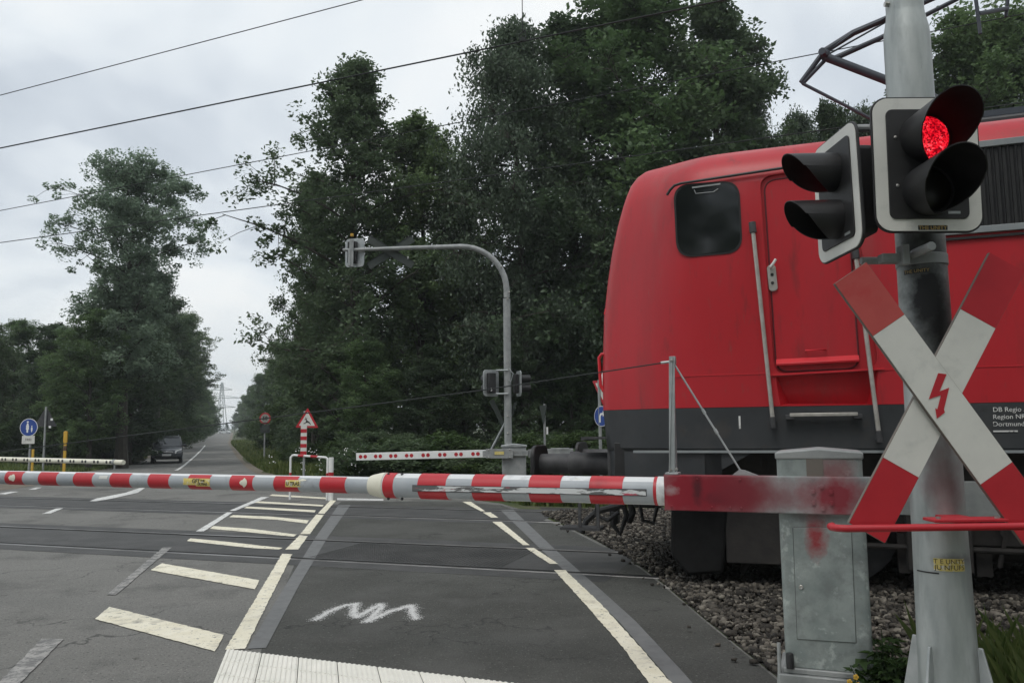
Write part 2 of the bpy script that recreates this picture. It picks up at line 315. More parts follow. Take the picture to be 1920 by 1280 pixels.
def leaf_mat(name, base, var, trans=.35):
    m = bpy.data.materials.new(name); m.use_nodes = True; t = m.node_tree; t.nodes.clear()
    out = N(t, 'ShaderNodeOutputMaterial'); at_ = N(t, 'ShaderNodeAttribute'); at_.attribute_name = 'tint'
    oi = N(t, 'ShaderNodeObjectInfo')
    hs = N(t, 'ShaderNodeHueSaturation')
    mx = N(t, 'ShaderNodeMixRGB'); t.links.new(at_.outputs['Fac'], mx.inputs[0]); mx.inputs[1].default_value = (*base, 1); mx.inputs[2].default_value = (*var, 1)
    mr = N(t, 'ShaderNodeMapRange'); t.links.new(oi.outputs['Random'], mr.inputs[0]); mr.inputs[3].default_value = .72; mr.inputs[4].default_value = 1.25
    mh = N(t, 'ShaderNodeMapRange'); t.links.new(oi.outputs['Random'], mh.inputs[0]); mh.inputs[3].default_value = .515; mh.inputs[4].default_value = .488
    t.links.new(mx.outputs[0], hs.inputs['Color']); t.links.new(mr.outputs[0], hs.inputs['Value']); t.links.new(mh.outputs[0], hs.inputs['Hue'])
    d = N(t, 'ShaderNodeBsdfDiffuse'); tr = N(t, 'ShaderNodeBsdfTranslucent'); g = N(t, 'ShaderNodeBsdfGlossy'); g.inputs['Roughness'].default_value = .45; g.inputs['Color'].default_value = (.6, .65, .6, 1)
    t.links.new(hs.outputs[0], d.inputs[0]); t.links.new(hs.outputs[0], tr.inputs[0])
    a = N(t, 'ShaderNodeMixShader'); a.inputs[0].default_value = trans; t.links.new(d.outputs[0], a.inputs[1]); t.links.new(tr.outputs[0], a.inputs[2])
    c = N(t, 'ShaderNodeMixShader'); c.inputs[0].default_value = .035; t.links.new(a.outputs[0], c.inputs[1]); t.links.new(g.outputs[0], c.inputs[2])
    t.links.new(c.outputs[0], out.inputs[0]); return m
M_['leaf_oak'] = leaf_mat('leaf_oak', (.058, .092, .048), (.125, .175, .088), .45)
M_['leaf_pale'] = leaf_mat('leaf_pale', (.14, .20, .14), (.22, .29, .20), .5)
M_['leaf_light'] = leaf_mat('leaf_light', (.075, .125, .054), (.15, .225, .09), .45)
M_['leaf_birch'] = leaf_mat('leaf_birch', (.08, .112, .072), (.14, .185, .115), .45)
M_['leaf_bush'] = leaf_mat('leaf_bush', (.034, .062, .020), (.075, .118, .038))
M_['leaf_grass'] = leaf_mat('leaf_grass', (.07, .11, .025), (.16, .19, .06))
M_['bark'] = pbr('bark', (.035, .030, .024), (.06, .053, .043), scale=5, rough=.95, bump=.8, bscale=18)

# ------------------------------------------------------------------ ground, road, verges
random.seed(4); rng = np.random.default_rng(4)
YB = [-60, -10, 0, 5, 10, 15, 20, 24, 28, 32, 36, 40, 45, 52, 60, 80, 100, 150, 200, 350, 700, 1500]
g = MB(); XS = [-1500, -400, -120, -60, -30, -15, 0, 15, 30, 60, 120, 400, 1500]
g.grid([[(x, y, gz(y)) for x in XS] for y in YB])
g.build('ground', M_['grass_soil'], smooth=True, kind='structure')

RE = [(1600, 1400), (1470, 1280), (1400, 1225), (1320, 1160), (1245, 1096), (1200, 1062), (1150, 1032), (1120, 1015), (1062, 987), (1000, 962), (940, 944), (850, 932), (700, 921), (600, 912), (530, 899), (480, 886), (455, 868), (440, 850), (428, 830), (422, 820)]
re_ = sorted([(p.y, p.x) for p in (gpp(*q) for q in RE)])
LE = [(0, 905), (100, 892), (207, 879), (275, 860), (330, 843), (392, 818)]
le_ = sorted([(p.y, p.x) for p in (gpp(*q) for q in LE)])
yend = 330.0
re_ = [(y, x) for y, x in re_ if y < 150]; le_ = [(y, x) for y, x in le_ if y < 150]
VPX = (415-960)/F
re_.append((yend, VPX*yend+4.5)); le_.append((yend, VPX*yend-2.5))
def xr(y): return float(np.interp(y, [a for a, b in re_], [b for a, b in re_]))
def xl(y):
    if y < 16: return -45.0
    if y < le_[0][0]: return -45 + (le_[0][1]+45)*min(1, (y-16)/(le_[0][0]-16))**.35
    return float(np.interp(y, [a for a, b in le_], [b for a, b in le_]))
ys = sorted(set([-8.0, -2.0, 1.0, 2.5] + [a for a, b in re_] + [a for a, b in le_] + [y for y in YB if 3 < y < yend] + [17, 18, 19, 21, 22, 23]))
road = MB(); rows = []
for y in ys:
    a, b = xl(y), xr(y) if y > 3.0 else xr(3.4)
    rows.append([(a+(b-a)*k/12, y, gz(y)+.004) for k in range(13)])
road.grid(rows)
ROAD = road.build('road', M_['asphalt'], smooth=True, kind='structure')
# sandy shoulders
sh = MB()
yy = [y for y in ys if y > 21]
sh.grid([[(xr(y)-.05, y, gz(y)+.008), (xr(y)+.45+.25*math.sin(y*1.3), y, gz(y)+.008)] for y in yy])
sh.grid([[(xl(y)-.6-.2*math.sin(y*1.7), y, gz(y)+.008), (xl(y)+.05, y, gz(y)+.008)] for y in yy])
sh.build('verge', M_['dirt'], smooth=True, kind='structure')

def poly_ground(mb, pts, dz=.012):
    mb.add([(lambda p: (p.x, p.y, p.z+dz))(gpp(*q)) for q in pts], [tuple(range(len(pts)))])
def strip_ground(mb, cl, wd, dz=.012):      # centre line in world, width in metres
    P = [gpp(*q) if len(q) == 2 else Vector(q) for q in cl]; rows = []
    for i, p in enumerate(P):
        d = (P[min(i+1, len(P)-1)]-P[max(i-1, 0)]).normalized(); s_ = Vector((-d.y, d.x, 0)).normalized()
        ww = wd[i] if isinstance(wd, (list, tuple)) else wd
        rows.append([(p+s_*ww/2)+Vector((0, 0, dz)), (p-s_*ww/2)+Vector((0, 0, dz))])
    mb.grid(rows)
def fix_up(mb):
    out = []
    for f in mb.f:
        a, b, c = mb.v[f[0]], mb.v[f[1]], mb.v[f[2]]
        out.append(f if (b-a).cross(c-a).z > 0 else f[::-1])
    mb.f = out; return mb
# footway asphalt (darker, newer) between the hatched strip and the right edge
fwk = MB()
poly_ground(fwk, [(470, 1300), (425, 1400), (1560, 1400), (1470, 1286), (1400, 1229), (1320, 1164), (1245, 1100), (1200, 1066), (1150, 1035), (1062, 990), (940, 947), (850, 940), (640, 940), (600, 972), (560, 1040), (500, 1180)], .0054)
fix_up(fwk).build('footway', M_['asphalt_dark'], ROAD, smooth=False)
# track zone darker patches on the carriageway
def band(d0, d1, x0, x1, dz, mt, name, parent=ROAD):
    mb = MB(); p = [nv*d0-tv*x0, nv*d0-tv*x1, nv*d1-tv*x1, nv*d1-tv*x0]
    mb.add([(q.x, q.y, dz) for q in p], [(0, 1, 2, 3)]); return fix_up(mb).build(name, mt, parent, smooth=False)
def aof(px, py, d): p = onp(px, py, d); return -(p.dot(tv))
for k, (d0, d1) in enumerate(RAILS):
    aR = aof(1150, 1030, d0) if k == 0 else aof(1010, 965, d0)
    band(d0+.075, d1-.075, -22, aR, .0072, M_['panel_rubber'], 'crossing_panel')
    band(d0-.40, d0-.04, -22, aR, .0072, M_['panel_rubber'], 'crossing_panel')
    band(d1+.04, d1+.40, -22, aR, .0072, M_['panel_rubber'], 'crossing_panel')
# studded footway panels between the near rails
st = MB(); d0, d1 = RAILS[0]
for i in range(78):
    for j in range(26):
        a = aof(640, 1010, 9)+.0 + i*.052; d = d0+.14+j*.046
        if a > aR+.9: break
        p = nv*d - tv*a; st.box((p.x, p.y, .0085), (.03, .02, .006), Matrix.Rotation(-TH, 3, 'Z'))
st.build('panel_stud', M_['panel_rubber'], ROAD, smooth=False)

mk = [('hatch_bar', 'mark_yellow', [(178, 1162), (205, 1139), (420, 1192), (403, 1223)]),
      ('hatch_bar', 'mark_yellow', [(282, 1070), (303, 1057), (486, 1089), (478, 1106)]),
      ('hatch_bar', 'mark_yellow', [(350, 1015), (357, 1010), (400, 1014), (430, 1017), (490, 1024), (530, 1028), (523, 1031), (480, 1029), (430, 1024)]),
      ('hatch_bar', 'mark_yellow', [(393, 992), (400, 987), (470, 992), (557, 1003), (550, 1007), (470, 999)]),
      ('hatch_bar', 'mark_yellow', [(430, 970), (437, 966), (510, 969), (579, 976), (575, 982), (520, 975)]),
      ('hatch_bar', 'mark_yellow', [(457, 953), (463, 950), (592, 957), (590, 961)]),
      ('hatch_bar', 'mark_yellow', [(475, 943), (481, 940), (607, 947), (605, 950)]),
      ('hatch_bar', 'mark_yellow', [(505, 930), (510, 927), (625, 934), (624, 937)]),
      ('edge_line', 'mark_yellow', [(422, 1220), (459, 1218), (548, 1040), (529, 1039)]),
      ('edge_line', 'mark_yellow', [(535, 1031), (559, 1031), (577, 1006), (562, 1004)]),
      ('edge_line', 'mark_yellow', [(563, 1002), (581, 1002), (607, 966), (593, 965)]),
      ('edge_line', 'mark_yellow', [(596, 963), (608, 964), (630, 939), (620, 938)]),
      ('edge_line', 'mark_white', [(632, 934), (719, 936), (719, 939), (632, 938)]),
      ('edge_line', 'mark_faded', [(200, 1116), (218, 1116), (322, 1027), (306, 1027)]),
      ('edge_line', 'mark_white', [(367, 997), (382, 997), (437, 961), (426, 961)]),
      ('edge_line', 'mark_white', [(430, 958), (441, 958), (505, 932), (490, 932)]),
      ('edge_line', 'mark_faded', [(-20, 1300), (78, 1199), (119, 1200), (20, 1300)]),
      ('edge_line', 'mark_yellow', [(867, 941), (883, 941), (910, 959), (902, 959)]),
      ('edge_line', 'mark_yellow', [(905, 961), (920, 961), (934, 971), (921, 971)]),
      ('edge_line', 'mark_yellow', [(923, 979), (940, 979), (993, 1023), (981, 1023)]),
      ('edge_line', 'mark_yellow', [(985, 1028), (1001, 1028), (1047, 1058), (1031, 1058)]),
      ('edge_line', 'mark_yellow', [(1039, 1070), (1060, 1070), (1130, 1137), (1200, 1215), (1266, 1290), (1222, 1290), (1165, 1212), (1095, 1132)]),
      ('lane_line', 'mark_white', [(168, 940), (180, 935), (235, 924), (262, 915), (272, 915), (258, 924), (215, 934), (180, 940)]),
      ('lane_line', 'mark_white', [(78, 964), (105, 954), (119, 953), (95, 963)]),
      ('lane_line', 'mark_white', [(-4, 926), (20, 922), (35, 922), (10, 927)]),
      ('lane_line', 'mark_white', [(53, 918), (68, 914), (79, 914), (66, 918)])]
def ragged(mb, pts, dz, amp=.0028, step=.05):
    P = [gpp(*q) for q in pts]; out = []
    for a, b in zip(P, P[1:]+P[:1]):
        L_ = (b-a).length; k = max(1, int(L_/step)); n_ = Vector((-(b-a).y, (b-a).x, 0)).normalized()
        for j in range(k):
            q = a.lerp(b, j/k)+n_*random.gauss(0, amp); out.append((q.x, q.y, gz(q.y)+dz))
    mb.add(out, [tuple(range(len(out)))])
for i, (nm, mt, pts) in enumerate(mk):
    mb = MB(); ragged(mb, pts, .0108+.0004*(i % 4)); fix_up(mb).build(nm, M_[mt], ROAD, smooth=False)
for cl, wd in (([(646, 947), (603, 1008), (547, 1100), (481, 1217)], [.24, .17, .13, .125]),
               ([(950, 956), (1030, 1033), (1110, 1105), (1177, 1167), (1256, 1255), (1290, 1295)], [.24, .17, .14, .13, .12, .12])):
    mb = MB(); strip_ground(mb, cl, wd, .0092); fix_up(mb).build('seal_strip', M_['seal'], ROAD, smooth=False)
# centre line of the far carriageway, broken near us
pts = [(330, 882), (345, 872.5), (360, 860), (375, 846), (386, 833), (394, 825)]
P = [gpp(*q) for q in pts]; P = [p for p in P if p.y < 140]
mb = MB(); dense = []
for a, b in zip(P, P[1:]):
    for k in range(6):
        q = a.lerp(b, k/6); q.z = gz(q.y); dense.append(tuple(q))
strip_ground(mb, dense, .15, .014); fix_up(mb).build('lane_line', M_['mark_white'], ROAD, smooth=False)
mb = MB(); ragged(mb, [(-60, 914), (0, 907), (55, 904), (72, 909), (30, 916), (-60, 926)], .0095, .03, .2); fix_up(mb).build('sand_patch', M_['dirt'], ROAD, smooth=False)
# sprayed zigzag
mb = MB(); zz = [(592, 1162), (618, 1146), (646, 1136), (666, 1133), (662, 1150), (668, 1158), (712, 1134), (714, 1140), (688, 1166), (692, 1164), (730, 1147), (770, 1136), (772, 1148), (778, 1160)]
zw = [gp(*q) for q in zz]; cs = .007
x0_, x1_, y0_, y1_ = min(p.x for p in zw)-.08, max(p.x for p in zw)+.08, min(p.y for p in zw)-.08, max(p.y for p in zw)+.08
for i in range(int((x1_-x0_)/cs)):
    for j in range(int((y1_-y0_)/cs)):
        x = x0_+i*cs; y = y0_+j*cs; dm_ = 9
        for a, b in zip(zw, zw[1:]):
            dx_, dy_ = b.x-a.x, b.y-a.y; t_ = max(0, min(1, ((x-a.x)*dx_+(y-a.y)*dy_)/(dx_*dx_+dy_*dy_+1e-9)))
            dm_ = min(dm_, math.hypot(x-a.x-t_*dx_, (y-a.y-t_*dy_)*.8))
        if random.random() < 1.0*math.exp(-(dm_/.040)**2): mb.add([(x, y, .0072), (x+cs, y, .0072), (x+cs, y+cs, .0072), (x, y+cs, .0072)], [(0, 1, 2, 3)])
fix_up(mb).build('paint_scribble', M_['spray_white'], ROAD, smooth=False)
# tactile paving, ribbed, tile by tile
o = gp(425, 1219); e = (gp(960, 1283)-o); e.z = 0; L = e.length; ex = e.normalized(); ey = Vector((ex.y, -ex.x, 0))
if ey.y > 0: ey = -ey
ey = (gp(398, 1283)-gp(424, 1219)).normalized()
tp = MB(Matrix((ex, -ey, Vector((0, 0, 1)))).transposed().to_4x4()); tp.T.translation = (o.x, o.y, 0)
ti = 0
while ti*.3 < L+1.2:
    for rj in range(4):
        x0 = ti*.3+.003; y0 = -rj*.3-.003
        tp.box((x0+.147, y0-.147, .006), (.294, .294, .012))
        for q in range(8): tp.box((x0+.018+q*.0368, y0-.147, .0142), (.017, .285, .005))
    ti += 1
tp.build('tactile_paving', M_['tactile'], ROAD, smooth=False, bevel=.0015)
# ballast bed on the right
bb = MB()
bb.add([(p.x, p.y, p.z+.004) for p in [gp(*q) for q in [(1060, 985), (1120, 1014), (1150, 1031), (1200, 1060), (1245, 1094), (1320, 1158), (1400, 1223), (1470, 1278), (1600, 1398)]] + [Vector((12, 1.5, 0)), Vector((30, 1, 0)), Vector((30, 5, 0))] + [nv*14.7-tv*30, nv*14.7+tv*(-aof(1010, 955, 14.7))]], [tuple(range(13, -1, -1))])
fix_up(bb); BED = bb.build('ballast_bed', M_['gravel_bed'], smooth=False, kind='structure')

# railway tracks
for k, (d0, d1) in enumerate(RAILS):
    dm = (d0+d1)/2; c = nv*dm
    T = thing('railway_track', ('nearer' if k == 0 else 'farther')+' railway track crossing the road, '+('under the red locomotive' if k == 0 else 'beyond the red locomotive'), 'railway track', c, -TH)
    for b_ in (-.7535, .7535):
        mb = MB(W[T.name]); x0, x1 = -45, 40
        hd = [(-.035, -.03), (.035, -.03), (.036, .012), (.028, .021), (-.028, .021), (-.036, .012)]
        mb.prism([(x0, b_+y, z-.0112) for y, z in hd], (x1-x0, 0, 0)); mb.build('rail', M_['rail_top'], T)
        fl = b_ - math.copysign(.065, b_)
        mb = MB(W[T.name]); mb.box(((x0+x1)/2, fl, .0067), (x1-x0, .055, .006)); mb.build('flangeway', M_['black_matte'], T, smooth=False)
    aR = aof(1150, 1030, d0) if k == 0 else aof(1010, 965, d0)
    for i in range(14):
        mb = MB(W[T.name]); mb.box((aR+.7+i*.6, 0, -.02), (.26, 2.5, .06)); mb.build('sleeper', M_['concrete'], T, bevel=.01)

# ------------------------------------------------------------------ scattered stones (ballast)
def scatter_mesh(name, mt, verts, faces, kind=None, parent=None, smooth=False, tint=None):
    me = bpy.data.meshes.new(name); nvz = len(verts); nf = len(faces); k = faces.shape[1]
    me.vertices.add(nvz); me.vertices.foreach_set('co', verts.astype(np.float32).ravel())
    me.loops.add(nf*k); me.loops.foreach_set('vertex_index', faces.astype(np.int32).ravel())
    me.polygons.add(nf); me.polygons.foreach_set('loop_start', np.arange(0, nf*k, k, dtype=np.int32)); me.polygons.foreach_set('loop_total', np.full(nf, k, dtype=np.int32))
    me.update(calc_edges=True)
    if tint is not None:
        a = me.attributes.new('tint', 'FLOAT', 'FACE'); a.data.foreach_set('value', tint.astype(np.float32))
    me.materials.append(mt); o = bpy.data.objects.new(name, me); C.objects.link(o)
    if parent: o.parent = parent
    if kind: o['kind'] = kind
    return o
icov = np.array([(0, 0, 1), (.894, 0, .447), (.276, .851, .447), (-.724, .526, .447), (-.724, -.526, .447), (.276, -.851, .447), (.724, .526, -.447), (-.276, .851, -.447), (-.894, 0, -.447), (-.276, -.851, -.447), (.724, -.526, -.447), (0, 0, -1)])
icof = np.array([(0, 1, 2), (0, 2, 3), (0, 3, 4), (0, 4, 5), (0, 5, 1), (1, 6, 2), (2, 7, 3), (3, 8, 4), (4, 9, 5), (5, 10, 1), (6, 7, 2), (7, 8, 3), (8, 9, 4), (9, 10, 5), (10, 6, 1), (11, 7, 6), (11, 8, 7), (11, 9, 8), (11, 10, 9), (11, 6, 10)])
def inpoly(x, y, P):
    c = False; j = len(P)-1
    for i in range(len(P)):
        if (P[i][1] > y) != (P[j][1] > y) and x < (P[j][0]-P[i][0])*(y-P[i][1])/(P[j][1]-P[i][1])+P[i][0]: c = not c
        j = i
    return c
edge = [gp(*q) for q in [(1010, 962), (1060, 985), (1120, 1014), (1150, 1031), (1200, 1060), (1245, 1094), (1320, 1158), (1400, 1223), (1470, 1278), (1600, 1398)]]
SP = [(p.x, p.y) for p in edge]+[(3.0, 3.0), (7.5, 2.4), (11, 6), (12, 14.5), (1.5, 15)]
edge_f = [a.lerp(b, k/12) for a, b in zip(edge, edge[1:]) for k in range(12)]
V = []; Fc = []; tt = []; nst = 0
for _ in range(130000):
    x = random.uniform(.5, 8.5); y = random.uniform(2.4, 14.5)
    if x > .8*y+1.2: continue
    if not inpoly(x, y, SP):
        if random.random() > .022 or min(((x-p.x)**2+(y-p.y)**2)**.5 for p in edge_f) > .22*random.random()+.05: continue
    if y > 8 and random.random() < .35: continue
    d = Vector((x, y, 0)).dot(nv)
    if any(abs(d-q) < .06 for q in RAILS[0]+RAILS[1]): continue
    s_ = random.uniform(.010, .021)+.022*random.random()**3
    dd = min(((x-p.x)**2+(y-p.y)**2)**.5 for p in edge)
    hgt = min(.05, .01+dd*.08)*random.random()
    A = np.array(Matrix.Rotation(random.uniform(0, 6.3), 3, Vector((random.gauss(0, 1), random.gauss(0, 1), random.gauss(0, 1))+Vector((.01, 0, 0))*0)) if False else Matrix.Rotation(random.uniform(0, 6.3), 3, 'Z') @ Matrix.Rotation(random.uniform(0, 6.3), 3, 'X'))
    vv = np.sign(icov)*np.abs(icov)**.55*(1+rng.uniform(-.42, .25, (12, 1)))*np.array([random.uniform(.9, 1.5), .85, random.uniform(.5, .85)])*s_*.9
    V.append(vv @ A.T + np.array([x, y, .012+hgt])); Fc.append(icof+12*nst); tt.append(np.full(20, random.random()*(.35 if 7.9 < d < 10.3 and x > 1.6 else 1))); nst += 1  # darker tint under the locomotive paints the shade beneath it into the stones
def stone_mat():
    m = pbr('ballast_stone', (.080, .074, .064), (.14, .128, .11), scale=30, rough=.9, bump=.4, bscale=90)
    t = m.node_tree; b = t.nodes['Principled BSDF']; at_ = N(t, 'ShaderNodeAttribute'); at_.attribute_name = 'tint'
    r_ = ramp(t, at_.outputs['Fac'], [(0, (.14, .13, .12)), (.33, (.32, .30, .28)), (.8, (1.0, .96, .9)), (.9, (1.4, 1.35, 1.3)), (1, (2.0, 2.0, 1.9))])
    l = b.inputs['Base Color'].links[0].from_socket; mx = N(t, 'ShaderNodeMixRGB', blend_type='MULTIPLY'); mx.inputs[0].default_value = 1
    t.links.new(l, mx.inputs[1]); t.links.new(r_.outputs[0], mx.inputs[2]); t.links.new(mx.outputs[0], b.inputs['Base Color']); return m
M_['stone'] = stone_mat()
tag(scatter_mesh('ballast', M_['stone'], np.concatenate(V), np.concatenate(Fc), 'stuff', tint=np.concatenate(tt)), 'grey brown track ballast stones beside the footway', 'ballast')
# ------------------------------------------------------------------ crossing signal (foreground right)
YP = 3.6
zg = .06
def PX(z): return 1.876
pb = Vector((PX(0), YP, 0))
CS = thing('crossing_signal', 'tall galvanized post at right carrying a lit red light and large red white cross', 'level crossing signal', (1.876, YP, 0))
def lab(o, s): o['label'] = s; return o
mb = MB(); mb.lathe([(.13, 0), (.122, .3), (.116, .65), (.111, 1.0), (.107, 1.7), (.104, 2.3), (.1005, 3.2), (.100, 3.30), (.097, 3.34), (.084, 3.41), (.082, 3.43), (.082, 5.6)], (1.876, YP, 0), (0, 0, 1), 48)
M_['post'] = pbr('post', (.30, .33, .325), (.47, .50, .49), scale=6, rough=.42, rough2=.62, metal=.4, bump=.08, bscale=60, stretch=(1.6, 1.6, .35), layers=[((.24, .26, .255), 5, .56, .8), ((.17, .18, .18), 40, .66, .75)],
    blot=[((.010, .010, .011), (-.03, -.10, 2.06), .15, .985, (1.0, 1, 2.4)), ((.012, .012, .012), (.03, -.10, 1.92), .11, .95, (1, 1, 2.2)), ((.03, .03, .03), (.0, -.10, 2.28), .10, .8, (1.4, 1, 1)), ((.10, .10, .10), (.0, -.11, .92), .07, .6, (1.6, 1, .5)), ((.22, .05, .06), (-.03, -.12, 1.25), .10, .45, (1.1, 1, 1.5)), ((.2, .06, .06), (.02, -.12, 1.45), .05, .35, (1, 1, 1.2))])
PO = mb.build('post', M_['post'], CS)
for (x, z) in ((1.797, 3.47), (1.93, 3.52)):
    mb = MB(); mb.lathe([(.012, 0), (.012, .02)], (x, YP-.062 if x > 1.8 else YP-.01, z), (0, -1, 0) if x > 1.8 else (-1, 0, 0), 8, cap=True); mb.build('bolt', M_['bolt'], PO)
mb = MB()                                # base fins
for a in (215, 305, 35, 125):
    d = Vector((math.cos(R(a)), math.sin(R(a)), 0)); s_ = Vector((-d.y, d.x, 0))*.006; o_ = Vector((1.876, YP, 0))
    mb.prism([o_+d*.13+Vector((0, 0, .56))-s_, o_+d*.15+Vector((0, 0, .56))-s_, o_+d*.27+Vector((0, 0, .05))-s_, o_+d*.13+Vector((0, 0, .05))-s_], s_*2)
mb.box((1.876, YP, .03), (.56, .56, .03)); mb.build('base_plate', M_['galv'], CS, bevel=.003)

def signal_head(M, parent, k, lit=True, label=None, vs=1.0):
    """M: local frame, x right, y up, z out of the front."""
    T = lambda: MB(M)
    mb = T(); mb.prism([(x, y, 0) for x, y in rrect(.47*k, .62*k, .075*k, 8)], (0, 0, -.012)); H = mb.build('signal_head', M_['black'], parent, label=label, bevel=.002)
    mb = T(); mb.prism([(x, y, .0005) for x, y in rrect(.455*k, .605*k, .07*k, 8)], (0, 0, .003)); mb.build('white_border', M_['sign_white'], H)
    mb = T(); mb.prism([(x, y, .0035) for x, y in rrect(.345*k, .50*k, .03*k, 5)], (0, 0, .006)); mb.build('backboard', M_['black'], H, bevel=.002)
    mb = T(); mb.prism([(x, y, -.0125) for x, y in rrect(.26*k, .44*k, .03*k, 5)], (0, 0, -.12*k)); mb.build('housing', M_['visor'], H, bevel=.006)
    for j, y in enumerate((.118*k, -.122*k)):
        mb = T(); r_ = .098*k*vs
        mb.lathe([(r_*math.sin(t_), .012+.03*math.cos(t_)*k) for t_ in np.linspace(math.pi/2, .01, 8)], (0, y, 0), (0, 0, 1), 32)
        mb.build('lens', M_['lens_lit'] if (lit and j == 0) else M_['lens_dark'], H)
        # visor: scooped hood, long on top, cut back below
        mb = T(); rows = []; n = 48
        for rr_, fl in ((.115*k*vs, 1), (.110*k*vs, -1)):
            for h_ in range(8):
                row = []
                for q in range(n+1):
                    t_ = 2*math.pi*q/n; up_ = math.sin(t_)
                    Lq = ((.285*(.5+.5*up_)**.50 + .03) if j == 0 else (.265*(.5+.5*up_)**.5 + .05))*k*vs**1.4
                    rad = rr_*(1+.04*h_/7)
                    row.append((rad*math.cos(t_), y+rad*math.sin(t_) + (-.012*k*h_/7 if up_ > 0 else 0), .009+Lq*h_/7))
                rows.append(row if True else row)
            if fl == 1: rows_o = rows; rows = []
        rows_i = rows
        mb.grid(rows_o+[rows_i[-1]]); mb.build('visor', M_['visor'], H)
        mb = T(); mb.grid(rows_i[::-1]); mb.build('visor_lining', M_['black_matte'], H)
    mb = T()
    for y in (.12*k, -.10*k):
        mb = T(); mb.lathe([(.007, 0), (.007, .004), (.003, .006)], (-.135*k, y, .009), (0, 0, 1), 10, cap=True); mb.build('screw', M_['bolt'], H)
    mb = T(); mb.box((.105*k, -.222*k, .0105), (.052*k, .012*k, .002)); mb.build('maker_tag', M_['galv'], H, smooth=False)
    return H
HC = Vector((at(1737, 308, 3.36).x, 3.36, at(1737, 308, 3.36).z))
M1 = frame(HC, (1, -.035, -.0), (-.035, -1, 0)) 
M1 = M1 @ Matrix.Rotation(R(-1.0), 4, 'Z')
S1 = signal_head(M1, CS, .975, True, 'front signal with white border and glowing red upper lamp')
def sticker(M, w_, h_, txts, parent, name='sticker', bg='gold', fg='black', torn=False):
    mb = MB(M); mb.prism([(x, y, 0) for x, y in rrect(w_, h_, .002, 1)], (0, 0, .0006)); s_ = mb.build(name, M_[bg], parent, smooth=False)
    for i, (tx, sz, dy) in enumerate(txts): text_part(tx, sz, M @ Matrix.Translation((0, dy, .0008)), M_[fg], 'lettering', s_, .0002, 1.0, bold=.0004)
    return s_
sticker(M1 @ Matrix.Translation((.012, -.281, .0032)), .124, .021, [('THE UNITY', .0235, -.001)], S1, bg='black', fg='gold')
def on_post(px, py, r_):                 # frame on the post surface facing us
    p = at(px, py, YP-r_); a = (p.x-1.876)/r_; a = max(-.9, min(.9, a)); n_ = Vector((a, -math.sqrt(1-a*a), 0))
    return frame(Vector((1.876, YP, p.z))+n_*(r_+.002), (-n_.y, n_.x, 0), n_)
def wrap_sticker(px, py, r_, w_, h_, lines, bg, fg, name='sticker'):
    p = at(px, py, YP-r_); a0 = math.asin(max(-.9, min(.9, (p.x-1.876)/r_)))
    mb = MB(); rows = []
    for i in range(9):
        a = a0+(i/8-.5)*w_/r_; rows.append([(1.876+(r_+.0022)*math.sin(a), YP-(r_+.0022)*math.cos(a), p.z-h_/2), (1.876+(r_+.0022)*math.sin(a), YP-(r_+.0022)*math.cos(a), p.z+h_/2)])
    mb.grid(rows); s_ = mb.build(name, M_[bg], PO)
    for tx, sz, dy in lines:
        o = text_part(tx, sz, Matrix.Identity(4), M_[fg], 'lettering', s_, .0)
        me = o.data
        for v in me.vertices:
            x, y, z = (W[CS.name] @ v.co); a = a0 + x/r_
            v.co = W[CS.name].inverted() @ Vector((1.876+(r_+.003)*math.sin(a), YP-(r_+.003)*math.cos(a), p.z+dy+y))
    return s_
wrap_sticker(1723, 506, .1045, .108, .021, [('THE UNITY', .021, 0)], 'black', 'gold')
wrap_sticker(1782, 1059, .1145, .125, .052, [('T E UNITY', .027, .013), ('JU NFUFS', .029, -.012)], 'yellow_pale', 'black')
wrap_sticker(1750, 1076, .1145, .10, .006, [], 'black', 'gold')
# side signal facing left
c2 = at(1597, 366, 3.60); M2 = frame(Vector((1.505, 3.60, c2.z)), (.03, -1, 0), (-1, -.06, 0))
M2 = M2 @ Matrix.Rotation(R(1.2), 4, 'Z')
S2 = signal_head(M2, CS, .93, True, 'side signal turned towards the carriageway on the left', .84)
# brackets
for z in (HC.z-.36, HC.z+.36-.1):
    mb = MB(); mb.lathe([(.106, -.025), (.109, -.025), (.109, .025), (.106, .025)], (1.876, YP, z-.02), (0, 0, 1), 32); mb.box((1.70, 3.52, z-.02), (.1, .05, .04)); mb.tube([(1.58, 3.56, z-.02), (1.76, 3.56, z-.02)], .017, 10); mb.tube([(HC.x, 3.36, z), (HC.x, 3.52, z)], .02, 10); mb.box((1.745, 3.50, z-.01), (.03, .06, .09)); mb.build('bracket', M_['galv_dull'], CS, bevel=.003)
